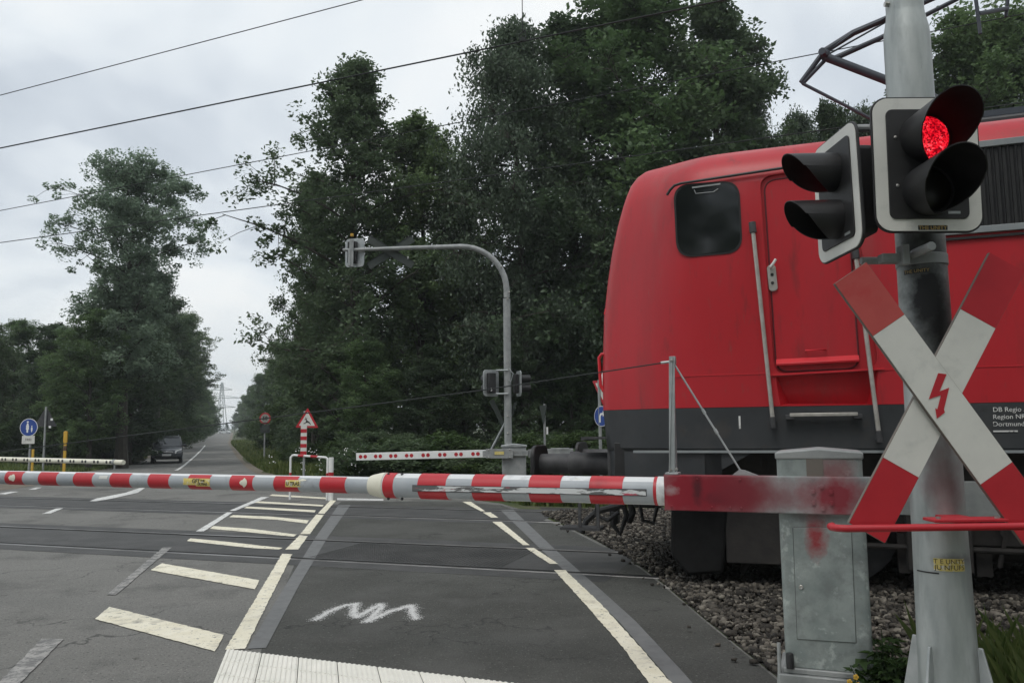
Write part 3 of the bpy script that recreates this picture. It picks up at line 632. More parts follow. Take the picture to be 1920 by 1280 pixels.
# St Andrew cross: two boards
YX = 3.36
def cx_(px, py): p = at(px, py, YX); return p
def board(c4, cuts, yo, cols, name, label=None):
    """c4: corner quads in pixels start-left, start-right, end-right, end-left; cuts: fractions of red ends"""
    P = [cx_(*c) for c in c4]; a0 = (P[0]+P[1])/2; a1 = (P[2]+P[3])/2; d = (a1-a0); L_ = d.length; d.normalize(); wv = (P[1]-P[0]); wv = (wv-d*wv.dot(d)).normalized(); hw = .0835
    n_ = d.cross(wv).normalized(); n_ = -n_ if n_.y > 0 else n_
    ew = [(P[0]-a0).dot(d), (P[1]-a0).dot(d)]
    mb = MB(); o_ = a0 + Vector((0, -yo, 0))
    mb.prism([o_-wv*hw, o_+wv*hw, o_+wv*hw+d*L_, o_-wv*hw+d*L_], -n_*.018); B = mb.build(name, M_['edge_brown'], CS, smooth=False, label=label)
    for f0, f1, mt in cols:
        mb = MB(); q = o_+n_*.0004; h2 = hw-.0015
        mb.prism([q-wv*h2+d*(L_*f0+.0008), q+wv*h2+d*(L_*f0+.0008), q+wv*h2+d*(L_*f1-.0008), q-wv*h2+d*(L_*f1-.0008)], n_*.0012); mb.build('colour_field', M_[mt], B, smooth=False)
    return B
board([(1857, 479), (1920, 504), (1661, 1018), (1590, 979)], None, 0, [(0, .215, 'sign_red'), (.215, .765, 'sign_white'), (.765, 1, 'sign_red')], 'cross_board')
BA = board([(1559, 533), (1622, 494), (1976, 975), (1911, 1022)], None, .022, [(0, .207, 'sign_red_faded'), (.207, .775, 'sign_white'), (.775, 1, 'sign_red')], 'cross_board', 'front board of the cross with a faded red end and a red lightning arrow')
mb = MB()
bolt_px = [(1753, 700), (1768.5, 702), (1755.5, 734), (1773.5, 727), (1763.5, 767.5), (1765.5, 773), (1750.5, 784.5), (1747.5, 765), (1751.5, 767.5), (1758, 741), (1735.5, 748.5)]
bp_ = [cx_(*q)+Vector((0, -.022-.0035, 0)) for q in bolt_px]; mb.prism(bp_, (0, -.0008, 0)); mb.build('lightning_arrow', M_['sign_red'], BA, smooth=False)
# red guard hoop below the cross
mb = MB(); zh = at(1740, 984, 3.30).z; xa = at(1568, 984, 3.22).x
pts_ = [(xa+.02, 3.31, zh), (xa+.004, 3.29, zh), (xa, 3.26, zh), (xa+.012, 3.235, zh), (xa+.04, 3.22, zh), (2.10, 3.22, zh+.002), (2.24, 3.22, zh+.002), (2.27, 3.235, zh), (2.285, 3.27, zh), (2.285, 3.50, zh)]
mb.tube(pts_, .0145, 12); GH = mb.build('guard_hoop', M_['sign_red'], CS)
mb = MB(); mb.box((1.86, 3.36, zh+.014), (.30, .10, .012)); mb.box((1.86, 3.42, zh+.01), (.1, .16, .02)); mb.build('bracket', M_['sign_red'], GH, bevel=.002)
mb = MB()
for x in (1.74, 1.98): mb.lathe([(.010, 0), (.010, .008), (.0, .010)], (x, 3.34, zh+.02), (0, 0, 1), 8)
mb.build('bolt', M_['bolt'], GH)

# ------------------------------------------------------------------ near barrier with its drive cabinet
Y0 = 4.8; barL = math.hypot(.0739, .0287)*Y0; kd = Vector((-.0739, .0287, 0))*Y0      # one stripe period
BP0 = Vector((.138*Y0, Y0, 0)); bz = at(1167, 919, Y0).z
bd = kd.normalized()
th = math.atan2(-bd.y, -bd.x)            # local +x = towards the cabinet
BR = thing('crossing_barrier', 'near red and white striped barrier arm lowered from a grey steel drive cabinet', 'level crossing barrier', (BP0.x, BP0.y, 0), th)
BW = W[BR.name]
def K(k): return -k*barL                 # local x of stripe index k
zt = lambda x: bz + .012*max(0, -x)/5.0
xroot = -( (-1.0) )
def kpx(px):                             # stripe coordinate from image column
    u = (px-960)/F; return (.138-u)/(.0739+.0287*u)
xr0 = K(kpx(1243)); xj0, xj1 = K(kpx(726)), K(kpx(700)); xtip = K(17.5)
def segs(x_hi, x_lo, r_, name, flat=0):
    """striped tube from x_hi down to x_lo"""
    out = []
    edges = []
    for k in range(-2, 20):
        edges.append((K(k), 'r')); edges.append((K(k+.53), 'w'))
    edges = sorted([(x, c) for x, c in edges], key=lambda q: -q[0])
    cur = x_hi; col = None
    for (x, c) in edges:
        if x >= x_hi: col = c; continue
        e_ = max(x, x_lo); out.append((cur, e_, col)); cur = e_; col = c
        if x <= x_lo: break
    return [q for q in out if q[0]-q[1] > .003]
r1, r2 = .083, .058
def armsec(r_, z_): return [(r_*math.sin(t_)*.9, z_+r_*math.cos(t_)) for t_ in np.linspace(0, 2*math.pi, 33)[:-1]]
def arm_piece(xa, xb, r_, mt, name, parent, arc=None):
    mb = MB(BW); ts = np.linspace(0, 2*math.pi, 37) if arc is None else np.linspace(arc[0], arc[1], 14)
    rows = []
    for x in (xa, xb): rows.append([(x, -r_*math.sin(t_), zt(x)+r_*math.cos(t_)) for t_ in ts])
    mb.grid(rows, flip=True); return mb.build(name, M_[mt], parent, ang=60)
ARM = None
mb = MB(BW)
mb.tube([(xr0, 0, zt(xr0)), (xj0, 0, zt(xj0))], r1-.003, 32); mb.tube([(xj0, 0, zt(xj0)), (xj0-.02, 0, zt(xj0)), (xj1, 0, zt(xj1)), (xtip, 0, zt(xtip))], [r1-.003, r1-.006, r2-.004, r2-.004], 32)
ARM = mb.build('barrier_arm', M_['arm_white'], BR)
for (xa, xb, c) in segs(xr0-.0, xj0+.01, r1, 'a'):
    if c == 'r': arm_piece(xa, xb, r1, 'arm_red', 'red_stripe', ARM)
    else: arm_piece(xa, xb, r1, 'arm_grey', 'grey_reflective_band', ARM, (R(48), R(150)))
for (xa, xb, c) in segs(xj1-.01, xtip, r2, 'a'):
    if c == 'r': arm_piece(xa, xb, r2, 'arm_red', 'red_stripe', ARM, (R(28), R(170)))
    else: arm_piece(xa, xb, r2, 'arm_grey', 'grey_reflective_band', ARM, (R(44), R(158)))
mb = MB(BW); mb.tube([(xj0-.0, 0, zt(xj0)), (xj0-.035, 0, zt(xj0)), (xj1+.01, 0, zt(xj0)), (xj1-.01, 0, zt(xj1))], [r1+.002, r1, r2+.012, r2+.005], 32); mb.build('arm_collar', M_['cream'], ARM)
mb = MB(BW); mb.tube([(xr0+.001, 0, zt(xr0)), (xr0-.045, 0, zt(xr0))], r1+.0015, 32); mb.build('arm_collar', M_['arm_white'], ARM)
# scraped strip along the near face of the thick section, screws, stickers
mb = MB(BW); xa, xb = K(kpx(785)), K(kpx(1210)); mb.prism([(xa, -r1-.001, zt(0)+.012), (xb, -r1-.001, zt(0)+.012), (xb, -r1-.001, zt(0)-.020), (xa, -r1-.001, zt(0)-.020)], (0, -.003, 0)); SCR = mb.build('scraped_strip', M_['scrape'], ARM, smooth=False)
mb = MB(BW); mb.prism([(xa-.004, -r1+.001, zt(0)+.016), (xb+.004, -r1+.001, zt(0)+.016), (xb+.004, -r1+.001, zt(0)-.024), (xa-.004, -r1+.001, zt(0)-.024)], (0, -.002, 0)); mb.build('strip_backing', M_['steel_dark'], ARM, smooth=False)
mb = MB(BW)
for px in (733, 758):
    for s_ in (-1, 1): mb.sphere((K(kpx(px)), -.03, zt(0)+s_*(r1-.004)), .010, 8, 6)
mb.build('bolt', M_['steel_dark'], ARM)
def arm_sticker(px, w_, h_, mt, txt=None, dz=.0, fg='black', blob=False):
    x = K(kpx(px)); r_ = r2+.0015; t0 = R(88)+dz/r_
    mb = MB(BW); rows = []
    rnd = random.Random(px)
    for i in range(7):
        xx = x+(i/6-.5)*w_; hh = h_*(1 if not blob else rnd.uniform(.5, 1.15)*(1-abs(i/3-1)**2*.75))
        rows.append([(xx, -(r_)*math.sin(t0-q*hh/r_)-.0006, zt(x)+r_*math.cos(t0-q*hh/r_)) for q in (-.5, -.25, 0, .25, .5)])
    mb.grid(rows, flip=True); s_ = mb.build('sticker', M_[mt], ARM)
    if blob: 
        for p in s_.data.polygons: p.use_smooth = True
    if txt:
        yl = -r_-.0015
        for tx, sz, dd in txt:
            M = BW @ Matrix.Translation((x, yl, zt(x)-dz+dd)) @ Matrix.Rotation(R(90), 4, 'X'); text_part(tx, sz, M, M_[fg], 'lettering', s_, .0004, 1, bold=.0006)
arm_sticker(383, .24, .050, 'yellow_pale', [('GFT', .040, .006), ], .0)
arm_sticker(395, .13, .058, 'yellow_pale', [('THE', .022, .016), ('ULTRAS', .024, -.008)], .006)
arm_sticker(561, .125, .050, 'yellow_pale', [('U TRAS', .034, .0)], -.002)
arm_sticker(211, .085, .028, 'sign_white', None, -.02)
arm_sticker(470, .065, .070, 'cream', None, .0, blob=True)
arm_sticker(43, .075, .07, 'cream', None, .0, blob=True)
arm_sticker(578, .06, .02, 'cream', None, -.028, blob=True)
mb = MB(BW)
for (a_, b_, z_) in ((455, 620, .0), (1,60,0)):
    pass
# mounting plates, hub
xp1 = K(kpx(1660)); xl0 = xr0
yz = -.055
M_['plate'] = pbr('plate', (.30, .32, .32), (.42, .44, .44), scale=5, rough=.5, metal=.35, layers=[((.22, .24, .24), 9, .54, .75)],
    blot=[((.30, .010, .025), (xl0+.08, -.07, bz+.01), .32, .97, (1.0, 1, .9)), ((.24, .010, .022), (xl0+.27, -.07, bz+.01), .28, .95, (1.1, 1, .9)), ((.08, .012, .018), (xl0+.19, -.07, bz+.02), .06, .9, (.6, 1, 1.5)), ((.07, .012, .018), (xl0+.31, -.07, bz-.03), .06, .9, (1.4, 1, .7)), ((.45, .40, .40), (xl0+.04, -.07, bz+.01), .03, .6, (1.6, 1, 1)), ((.12, .012, .018), (xl0+.40, -.07, bz-.02), .09, .85, (1.6, 1, .8)), ((.22, .015, .028), (xl0+.40, -.07, bz), .17, .9, (1.0, 1, .8)), ((.20, .025, .035), (xl0+.50, -.07, bz+.0), .16, .75, (1.3, 1, .8)), ((.2, .03, .04), (xl0+.68, -.07, bz-.02), .12, .5, (1.3, 1, .8)), ((.28, .012, .028), (xl0+.90, -.07, bz-.01), .17, .93, (1.1, 1, 1)), ((.22, .03, .04), (xl0+1.06, -.07, bz-.03), .06, .6, (1.5, 1, 1))])
mb = MB(BW); za, zb = .086, -.086
mb.box(((xl0+xl0+1.12)/2, -.075, bz-.002), (1.12, .008, .19)); mb.box((xl0+.55, -.04, bz+.094), (1.1, .07, .006)); mb.box((xl0+.55, -.04, bz-.098), (1.1, .07, .006)); mb.box((xl0+.003, -.03, bz-.002), (.006, .10, .205)); PL = mb.build('mounting_plate', M_['plate'], BR, smooth=False, bevel=.0015)
mb = MB(BW); xq = K(kpx(1640)); mb.box((xl0+1.38, -.066, bz-.005), (.66, .008, .175)); mb.box((xl0+1.68, -.04, bz-.01), (.5, .05, .16)); mb.build('counterweight_plate', M_['galv_dull'], BR, smooth=False, bevel=.002)
mb = MB(BW)
for (px, py) in ((1311, 897), (1393, 904), (1261, 951), (1375, 954), (1396, 955), (1340, 953)):
    p = BW.inverted() @ at(px, py, 4.65); mb.lathe([(.008, 0), (.008, .006), (.003, .008)], (p.x, -.079, bz+(.075 if py < 920 else -.078)), (0, -1, 0), 8, cap=True)
hx = K(kpx(1530))
for i in range(6):
    t_ = R(90+60*i); mb.lathe([(.0125, 0), (.0125, .010), (.0, .011)], (hx+.052*math.cos(t_), -.079, bz-.012+.058*math.sin(t_)), (0, -1, 0), 6)
mb.build('bolt', M_['plate'], PL)
# king post, tie rod, guy wire
xk = K(kpx(1252))+.015; p0 = (xk, -.02, bz+.095); ztop = at(1260, 675, 4.66).z
mb = MB(BW)
for dx_, yo_ in ((-.014, -.045), (.014, .02)):
    mb.beam((xk+dx_, yo_, bz+.105), (xk+.018, -.012+yo_*.2, ztop), .006, .036, (0, 1, 0))
mb.beam((xk, -.05, bz+.105), (xk+.016, -.03, ztop), .034, .006, (0, 1, 0))
mb.box((xk+.018, -.015, ztop), (.036, .036, .045)); mb.box((xk, -.02, bz+.104), (.075, .10, .012)); KP = mb.build('king_post', M_['galv'], BR, bevel=.002)
mb = MB(BW)
for (x, z) in ((xk+.016, ztop), (xk-.008, bz+.125), (xk+.026, bz+.130)): mb.lathe([(.010, 0), (.010, .008), (.0, .010)], (x, -.052 if z < ztop else -.034, z), (0, -1, 0), 8)
mb.build('bolt', M_['bolt'], KP)
pe = BW.inverted() @ at(1393, 888, 4.62); a_ = Vector((xk+.02, -.02, ztop-.01)); b_ = Vector((pe.x, -.02, bz+.115))
mb = MB(BW); mb.tube([a_, b_], .0055, 8); d = (b_-a_); mb.beam(a_+d*.48, a_+d*.62, .022, .008); mb.tube([a_+d*.44, a_+d*.48], .009, 8); mb.tube([a_+d*.62, a_+d*.66], .009, 8)
mb.prism([(pe.x-.05, -.03, bz+.098), (pe.x+.09, -.03, bz+.098), (pe.x+.02, -.03, bz+.125), (pe.x-.01, -.03, bz+.13)], (0, .02, 0)); mb.build('tie_rod', M_['galv'], BR)
mb = MB(BW)
wl = [(xk+.0, -.02, ztop-.008)]; pw = at(0, 847, Y0*1.402)
for (px, py) in ((905, 731), (600, 771), (0, 847), (-300, 880)):
    k_ = kpx(px); Yk = Y0*(1+.0287*k_); q = at(px, py, Yk); q = BW.inverted() @ q; wl.append((q.x, -.0, q.z))
mb.tube(wl, .0042, 6); mb.build('guy_wire', M_['wire'], BR); mb = MB(BW); mb.tube([wl[0], (wl[0][0]-.05, -.02, wl[0][2]-.004)], .008, 8); mb.build('wire_clamp', M_['galv'], BR)

# drive cabinet (part of the barrier), square to the arm
BN = (BW.to_3x3() @ Vector((0, 1, 0))).normalized()
def onB(px, py, yl):
    r_ = ray(px, py); o_ = BW @ Vector((0, yl, 0)); return BW.inverted() @ (CAMP + r_*((o_-CAMP).dot(BN)/r_.dot(BN)))
yf = -.045
cl_, cr_ = onB(1457, 900, yf).x, onB(1619, 900, yf).x; cxm = (cl_+cr_)/2; cw = cr_-cl_; cdp = .38; cf = yf
sp1 = onB(1530, 1005, yf); sp2 = onB(1565, 885, yf)
M_['cabinet'] = pbr('cabinet', (.215, .25, .24), (.31, .345, .33), scale=7, rough=.55, metal=.2, bump=.05, layers=[((.18, .20, .195), 9, .50, .70), ((.42, .46, .44), 13, .58, .70), ((.15, .16, .155), 2.5, .58, .75), ((.22, .20, .17), 30, .64, .74)],
    blot=[((.28, .012, .02), (sp1.x, yf, sp1.z), .06, .9, (1.0, 1.4, 2.2)), ((.25, .03, .04), (sp2.x, yf, sp2.z), .09, .6, (1.3, 1.2, 1.2)), ((.12, .02, .03), (sp1.x+.02, yf, sp1.z+.13), .10, .5, (1.3, 1.2, 1.0))])
zb_, zt_ = onB(1550, 1256, yf).z, onB(1535, 860, yf).z
def BB(): return MB(BW)
mb = BB(); mb.prism([(cxm+x, cf+cdp/2+y, zb_) for x, y in rrect(cw, cdp, .03, 5)], (0, 0, zt_-zb_)); CB = mb.build('cabinet', M_['cabinet'], BR, bevel=.004)
mb = BB(); hw = cw/2+.006
mb.prism([(cxm-hw, cf-.006, zt_-.002), (cxm+hw, cf-.006, zt_-.002), (cxm+hw, cf-.006, zt_+.034), (cxm+hw-.02, cf-.006, zt_+.038), (cxm, cf-.006, zt_+.056), (cxm-hw+.02, cf-.006, zt_+.038), (cxm-hw, cf-.006, zt_+.034)], (0, cdp+.012, 0)); mb.build('roof', M_['galv_dull'], CB, bevel=.008)
mb = BB(); dp = [onB(x, y, cf-.002) for x, y in [(1487, 989), (1596, 987), (1605, 1204), (1495, 1197)]]
mb.prism(dp, (0, -.004, 0)); CDR = mb.build('door', M_['cabinet'], CB, smooth=False, bevel=.002)
mb = BB(); q4 = [p+Vector((0, .001, 0)) for p in dp]; mb.tube(q4+[q4[0]], .0030, 6, False); mb.build('door_gap', M_['black'], CDR)
lk = onB(1502, 1100, cf-.007); mb = BB(); mb.lathe([(.012, 0), (.012, .005), (.009, .007), (.0, .004)], lk, (0, -1, 0), 16); mb.build('lock', M_['bolt'], CDR)
mb = BB(); mb.box((onB(1528, 885, cf).x, cf-.002, zt_-.05), (.085, .004, .10)); mb.build('dark_patch', M_['edge_brown'], CB, smooth=False)
mb = BB(); mb.box((cxm, cf+cdp/2, zb_-.015), (cw+.03, cdp+.03, .03)); mb.box((cxm, cf+cdp/2, (zb_-.03)/2), (cw+.07, cdp+.07, zb_-.03)); mb.build('plinth', M_['galv_dull'], CB, bevel=.006)
bq = onB(1482, 1256, cf-.02); mb = BB(); mb.lathe([(.020, 0), (.020, .07), (.016, .077), (.0, .077)], (bq.x, cf-.020, zb_-.0), (0, 0, 1), 16); mb.build('cable_cap', M_['black'], CB)
mb = BB(); mb.tube([(cl_-.05, cf-.02, 0), (cl_-.03, cf-.02, zb_-.02), (cl_-.03, cf+.01, zb_+.12)], .010, 8); mb.build('cable', M_['galv_dull'], CB)
# ------------------------------------------------------------------ the red locomotive on the nearer track
DC = 8.92; DS = 7.39
LO = thing('locomotive', 'red electric locomotive with dark grey skirt standing on the nearer track', 'locomotive', nv*DC, -TH)
LW = W[LO.name]; LI = LW.inverted()
def S(px, py, off=0.0):                  # point on the side wall, in the locomotive's own coordinates
    return LI @ onp(px, py, DS-off)
def Sxz(px, py): p = S(px, py); return (p.x, p.z)
zf = [1.02, 1.3, 1.66, 2.02, 2.6, 2.97, 3.25, 3.5, 3.75, 3.94, 4.05, 4.14, 4.20, 4.26]
af = [.07, .03, .0, .0, .03, .08, .13, .19, .265, .33, .39, .47, .56, .75]
def afront(z): return -1.80+float(np.interp(z, zf, af))
def wfac(o_): return float(np.interp(o_, [0, .03, .08, .16, .30, .45, .60, .75, .95], [.72, .765, .79, .815, .865, .92, .967, .992, 1.0]))
off = [0, .02, .05, .1, .16, .22, .3, .38, .45, .52, .6, .68, .75, .85, .95, 1.1]
def loft(prof, xr_, name, mt, parent):
    mb = MB(LW); full = prof + [(-b, z) for b, z in reversed(prof) if b != 0]
    st = []
    for o_ in off: st.append([(afront(z)+o_, b*wfac(o_), z) for b, z in full])
    for u_ in np.linspace(0, 1, 30)[1:-1]: st.append([((afront(z)+1.1)*(1-u_)+(xr_-(afront(z)+1.8)-1.1)*u_, b, z) for b, z in full])
    for o_ in reversed(off): st.append([(xr_-(afront(z)+1.8)-o_, b*wfac(o_), z) for b, z in full])
    mb.grid(st, flip=True); n = len(full); L_ = len(st)
    b0 = 0; mb.f.append(tuple(b0+i for i in range(n))); mb.f.append(tuple((L_-1)*n+i for i in range(n-1, -1, -1)))
    # floor
    for i in range(L_-1): mb.f.append((i*n, (i+1)*n, (i+1)*n+n-1, i*n+n-1))
    mb.v = [Vector(v) for v in mb.v]
    return mb
top = [(-1.53, 1.664), (-1.53, 1.85), (-1.53, 2.02), (-1.53, 2.3), (-1.53, 2.6), (-1.53, 2.97), (-1.53, 3.25), (-1.53, 3.5), (-1.525, 3.70), (-1.505, 3.81), (-1.45, 3.92), (-1.35, 4.02), (-1.22, 4.095), (-1.0, 4.15), (-.7, 4.20), (-.35, 4.225), (0, 4.23)]
body = loft(top, 13.6, 'body', M_['loco_red'], LO)
BODY = body.build('body', M_['loco_red'], LO, ang=28)
# door recess and step recess cut out of the side wall
def cut(target, pts, depth, taper=None):
    mb = MB(LW); P0 = [(x, -1.6, z) for x, z in pts]; n = len(pts)
    if taper is None: inner = [(x, -1.53+depth, z) for x, z in pts]
    else: inner = taper
    mb.add(P0+inner, [tuple(range(n-1, -1, -1)), tuple(range(n, 2*n))]+[(i, (i+1) % n, n+(i+1) % n, n+i) for i in range(n)])
    c = mb.build('cut', M_['loco_red'], None, smooth=False)
    bm = bpy.data.meshes.new('x'); 
    import bmesh
    b_ = bmesh.new(); b_.from_mesh(c.data); bmesh.ops.recalc_face_normals(b_, faces=b_.faces); b_.to_mesh(c.data); b_.free()
    b_ = bmesh.new(); b_.from_mesh(target.data); bmesh.ops.recalc_face_normals(b_, faces=b_.faces); b_.to_mesh(target.data); b_.free()
    mw = c.matrix_world.copy(); c.data.transform(LI)
    md = target.modifiers.new('b', 'BOOLEAN'); md.operation = 'DIFFERENCE'; md.solver = 'EXACT'; md.object = c
    pl = target.matrix_world.copy()
    c.parent = LO; bpy.context.view_layer.update()
    me = bpy.data.meshes.new_from_object(target.evaluated_get(bpy.context.evaluated_depsgraph_get()))
    target.modifiers.clear(); target.data = me; me.name = target.name; bpy.data.objects.remove(c); me.shade_smooth(); me.set_sharp_from_angle(angle=R(28))
    bpy.data.meshes.remove(bm)
DR = rquad([Sxz(1424, 330), Sxz(1592, 308), Sxz(1648, 690), Sxz(1452, 702)], .12, 5)
cut(BODY, DR, .035)
q = [Sxz(1450, 706), Sxz(1652, 694), Sxz(1652, 762), Sxz(1456, 762)]
ti_ = [(q[0][0]+.03, -1.50, q[0][1]), (q[1][0]-.03, -1.50, q[1][1]), (q[2][0]-.10, -1.38, q[2][1]+.03), (q[3][0]+.10, -1.38, q[3][1]+.03)]
cut(BODY, q, .1, ti_)
# rounded step recess lip
sk = [(-1.52, 1.03), (-1.53, 1.26), (-1.53, 1.45), (-1.53, 1.661)]
# skirt: front part deep, rest ends at the sole line
mb = MB(LW); prof = [(-1.50, 1.27), (-1.53, 1.30), (-1.53, 1.45), (-1.53, 1.661)]
skm = loft(prof, 13.6, 'skirt', None, LO); skm.build('skirt', M_['loco_grey'], LO, ang=28)
# front apron under the sole line, slanting up behind the buffer beam
mb = MB(LW); aprA = []
fr = [(afront(1.1)+o_, wfac(o_)*1.525) for o_ in off]
xs_ = [x for x, _ in fr]+[-.55, -.2, .05]
xe1 = S(1322, 890).x; xe2 = S(1412, 848).x
rows = []
for x, b in fr+[(xe1, 1.525)]: rows.append([(x, -b, 1.03), (x, -b, 1.268)])
rows.append([(xe2, -1.525, 1.264), (xe2, -1.525, 1.268)])
mb.grid(rows); k0 = len(mb.v)
rows2 = [[(p[0], p[1]+.02, p[2]) for p in r_] for r_ in rows]; mb.grid(rows2, flip=True)
for i in range(len(rows)-1): mb.f.append((2*i, 2*i+2, k0+2*i+2, k0+2*i))
rows3 = [[(p[0], -p[1], p[2]) for p in r_] for r_ in rows]; mb.grid(rows3, flip=True)
mb.grid([[(fr[0][0], -1.07, 1.03), (fr[0][0], -1.07, 1.268)], [(fr[0][0], 1.07, 1.03), (fr[0][0], 1.07, 1.268)]], flip=True)
mb.build('front_apron', M_['loco_grey'], LO)
# sole edge strip (bright line)
mb = MB(LW); a0 = S(1188, 846).x; mb.box(((a0+12.2)/2, -1.535, 1.272), (12.2-a0, .03, .022)); mb.build('sole_strip', M_['loco_grey_light'], LO)
# body seam, weld lines
mb = MB(LW)
p1, p2 = S(1146, 709), S(1445, 700); mb.beam((-1.28, -1.5, 2.035), (-.62, -1.533, 2.032), .006, .010) if False else None
z0 = S(1400, 701).z
mb.box(((S(1252, 705).x+S(1444, 701).x)/2, -1.532, z0), (S(1444, 701).x-S(1252, 705).x, .006, .007))
mb.box(((S(1655, 692).x+12)/2, -1.532, z0), (12-S(1655, 692).x, .006, .007))
mb.build('weld_seam', M_['loco_red2'], LO)
# rain gutter
mb = MB(LW); gpts = [S(1251, 367), S(1257, 357), S(1265, 349), S(1277, 345), S(1462, 317), S(1540, 305), S(1640, 290)]
gp_ = [(p.x, -1.548 if i > 0 else -1.55, p.z) for i, p in enumerate(gpts)]
mb.tube(gp_, .013, 8); mb.build('rain_gutter', M_['black'], LO)
# cab side window
def slab(pts, y0, y1, mt, name, parent, bev=0):
    mb = MB(LW); mb.prism([(x, y0, z) for x, z in pts], (0, y1-y0, 0)); return mb.build(name, mt, parent, bevel=bev, ang=50)
wc = [Sxz(1262, 347), Sxz(1386, 338), Sxz(1393, 474), Sxz(1269, 484)]
outer = rquad(wc, .16, 8)
WN = slab(outer, -1.529, -1.537, M_['rubber'], 'side_window', LO)
cx = sum(p[0] for p in wc)/4; cz = sum(p[1] for p in wc)/4
inner = [((x-cx)*.94+cx, (z-cz)*.945+cz) for x, z in outer]
slab(inner, -1.535, -1.5405, M_['glass'], 'pane', WN)
mb = MB(LW); a_, b_ = S(1298, 353), S(1351, 346); mb.beam((a_.x, -1.545, a_.z), (b_.x, -1.545, b_.z), .012, .014)
pp = [S(1302, 357), S(1305, 364), S(1338, 361), S(1347, 355)]; mb.tube([(p.x, -1.546, p.z) for p in pp], .005, 6)
mb.build('window_catch', M_['galv_dull'], WN)
# cab door
dc = [Sxz(1456, 342), Sxz(1580, 322), Sxz(1611, 676), Sxz(1466, 684)]
DOOR = slab(rquad([Sxz(1432, 338), Sxz(1584, 318), Sxz(1612, 690), Sxz(1456, 697)], .11, 6), -1.494, -1.508, M_['loco_red'], 'door', LO, .004)
mb = MB(LW)
oo = rquad([Sxz(1432, 338), Sxz(1584, 318), Sxz(1612, 690), Sxz(1456, 697)], .11, 6)
mb.tube([(x, -1.5045, z) for x, z in oo]+[(oo[0][0], -1.5045, oo[0][1])], .009, 6, False); mb.build('door_seal', M_['seam'], DOOR)
mb = MB(LW); a_, b_ = S(1455, 679), S(1611, 671); mb.prism([(a_.x, -1.508, a_.z+.03), (a_.x, -1.56, a_.z-.015), (a_.x, -1.555, a_.z-.035), (a_.x, -1.508, a_.z-.03)], (b_.x-a_.x, 0, b_.z-a_.z)); mb.build('kick_step', M_['loco_red2'], DOOR, bevel=.004)
mb = MB(LW); a_, b_ = S(1511, 657), S(1548, 655); mb.tube([(a_.x, -1.507, a_.z), (a_.x, -1.54, a_.z), (b_.x, -1.54, b_.z), (b_.x, -1.507, b_.z)], .008, 8); mb.build('grab_bar', M_['loco_red2'], DOOR)
mb = MB(LW); a_ = S(1448, 521); mb.T = LW @ Matrix.Translation((a_.x, -1.512, a_.z)) @ Matrix.Rotation(R(-3), 4, 'Y')
mb.prism([(x, 0, z) for x, z in rrect(.075, .235, .03)], (0, -.016, 0)); LP = mb.build('lock_plate', M_['handrail'], DOOR, bevel=.003)
mb = MB(LW); p = S(1446, 503); q_ = S(1455, 488); mb.tube([(p.x, -1.52, p.z), (p.x+.0, -1.575, p.z+.01), ((p.x+q_.x)/2, -1.585, (p.z+q_.z)/2), (q_.x, -1.585, q_.z)], [.014, .014, .013, .012], 10); mb.build('lever', M_['white_clean'], LP)
mb = MB(LW)
for dz in (.03, -.045): mb.lathe([(.014, 0), (.014, .004)], (a_.x, -1.529, a_.z+dz), (0, -1, 0), 12, cap=True)
mb.build('keyhole', M_['black'], LP)
# threshold edge below the door
mb = MB(LW); a_, b_ = S(1445, 703), S(1658, 691); mb.beam((a_.x, -1.538, a_.z), (b_.x, -1.538, b_.z), .02, .016); mb.build('threshold', M_['loco_red2'], LO)
# handrails
for (x0, y0, x1, y1) in ((1412, 430, 1450, 792), (1603, 478, 1647, 818)):
    a_, b_ = S(x0, y0), S(x1, y1)
    mb = MB(LW); mb.tube([(a_.x, -1.60, a_.z), (b_.x, -1.60, b_.z)], .019, 14); HR = mb.build('handrail', M_['handrail'], LO)
    d = Vector((b_.x-a_.x, 0, b_.z-a_.z)).normalized()
    for p, s1 in ((a_, 1), (b_, -1)):
        mb = MB(LW); q0 = Vector((p.x, -1.60, p.z)); mb.tube([q0-d*.05*s1, q0+d*.05*s1], .031 if s1 > 0 else .026, 12); mb.box((p.x, -1.555, p.z), (.05, .10, .055)); mb.build('bracket', M_['steel_dark'], HR, bevel=.004)
# horizontal step bar
a_, b_ = S(1481, 778), S(1607, 778); mb = MB(LW); mb.box(((a_.x+b_.x)/2, -1.60, a_.z), (b_.x-a_.x, .07, .03)); SB = mb.build('step_bar', M_['handrail'], LO, bevel=.004)
for p in (a_, b_): mb = MB(LW); mb.box((p.x, -1.575, a_.z-.018), (.07, .11, .04)); mb.build('bracket', M_['steel_dark'], SB, bevel=.004)
# number and lettering
def lt(txt, px, py, size, sx=1, name='lettering'):
    p = S(px, py); M = LW @ Matrix.Translation((p.x, -1.5345, p.z)) @ Matrix.Rotation(R(90), 4, 'X')
    return text_part(txt, size, M, M_['mark_white'], name, LO, 0.0008, sx, 'LEFT')
lt('1', 1378, 793, .165, 1.0, 'number')
for i, s_ in enumerate(('DB Regio AG', 'Region NRW', 'Dortmund')): lt(s_, 1861, 768+i*13.5, .052, 1.0)
mb = MB(LW); p = S(1885, 808); mb.box((p.x, -1.534, p.z), (.17, .004, .012)); mb.build('lettering', M_['mark_white'], LO, smooth=False)
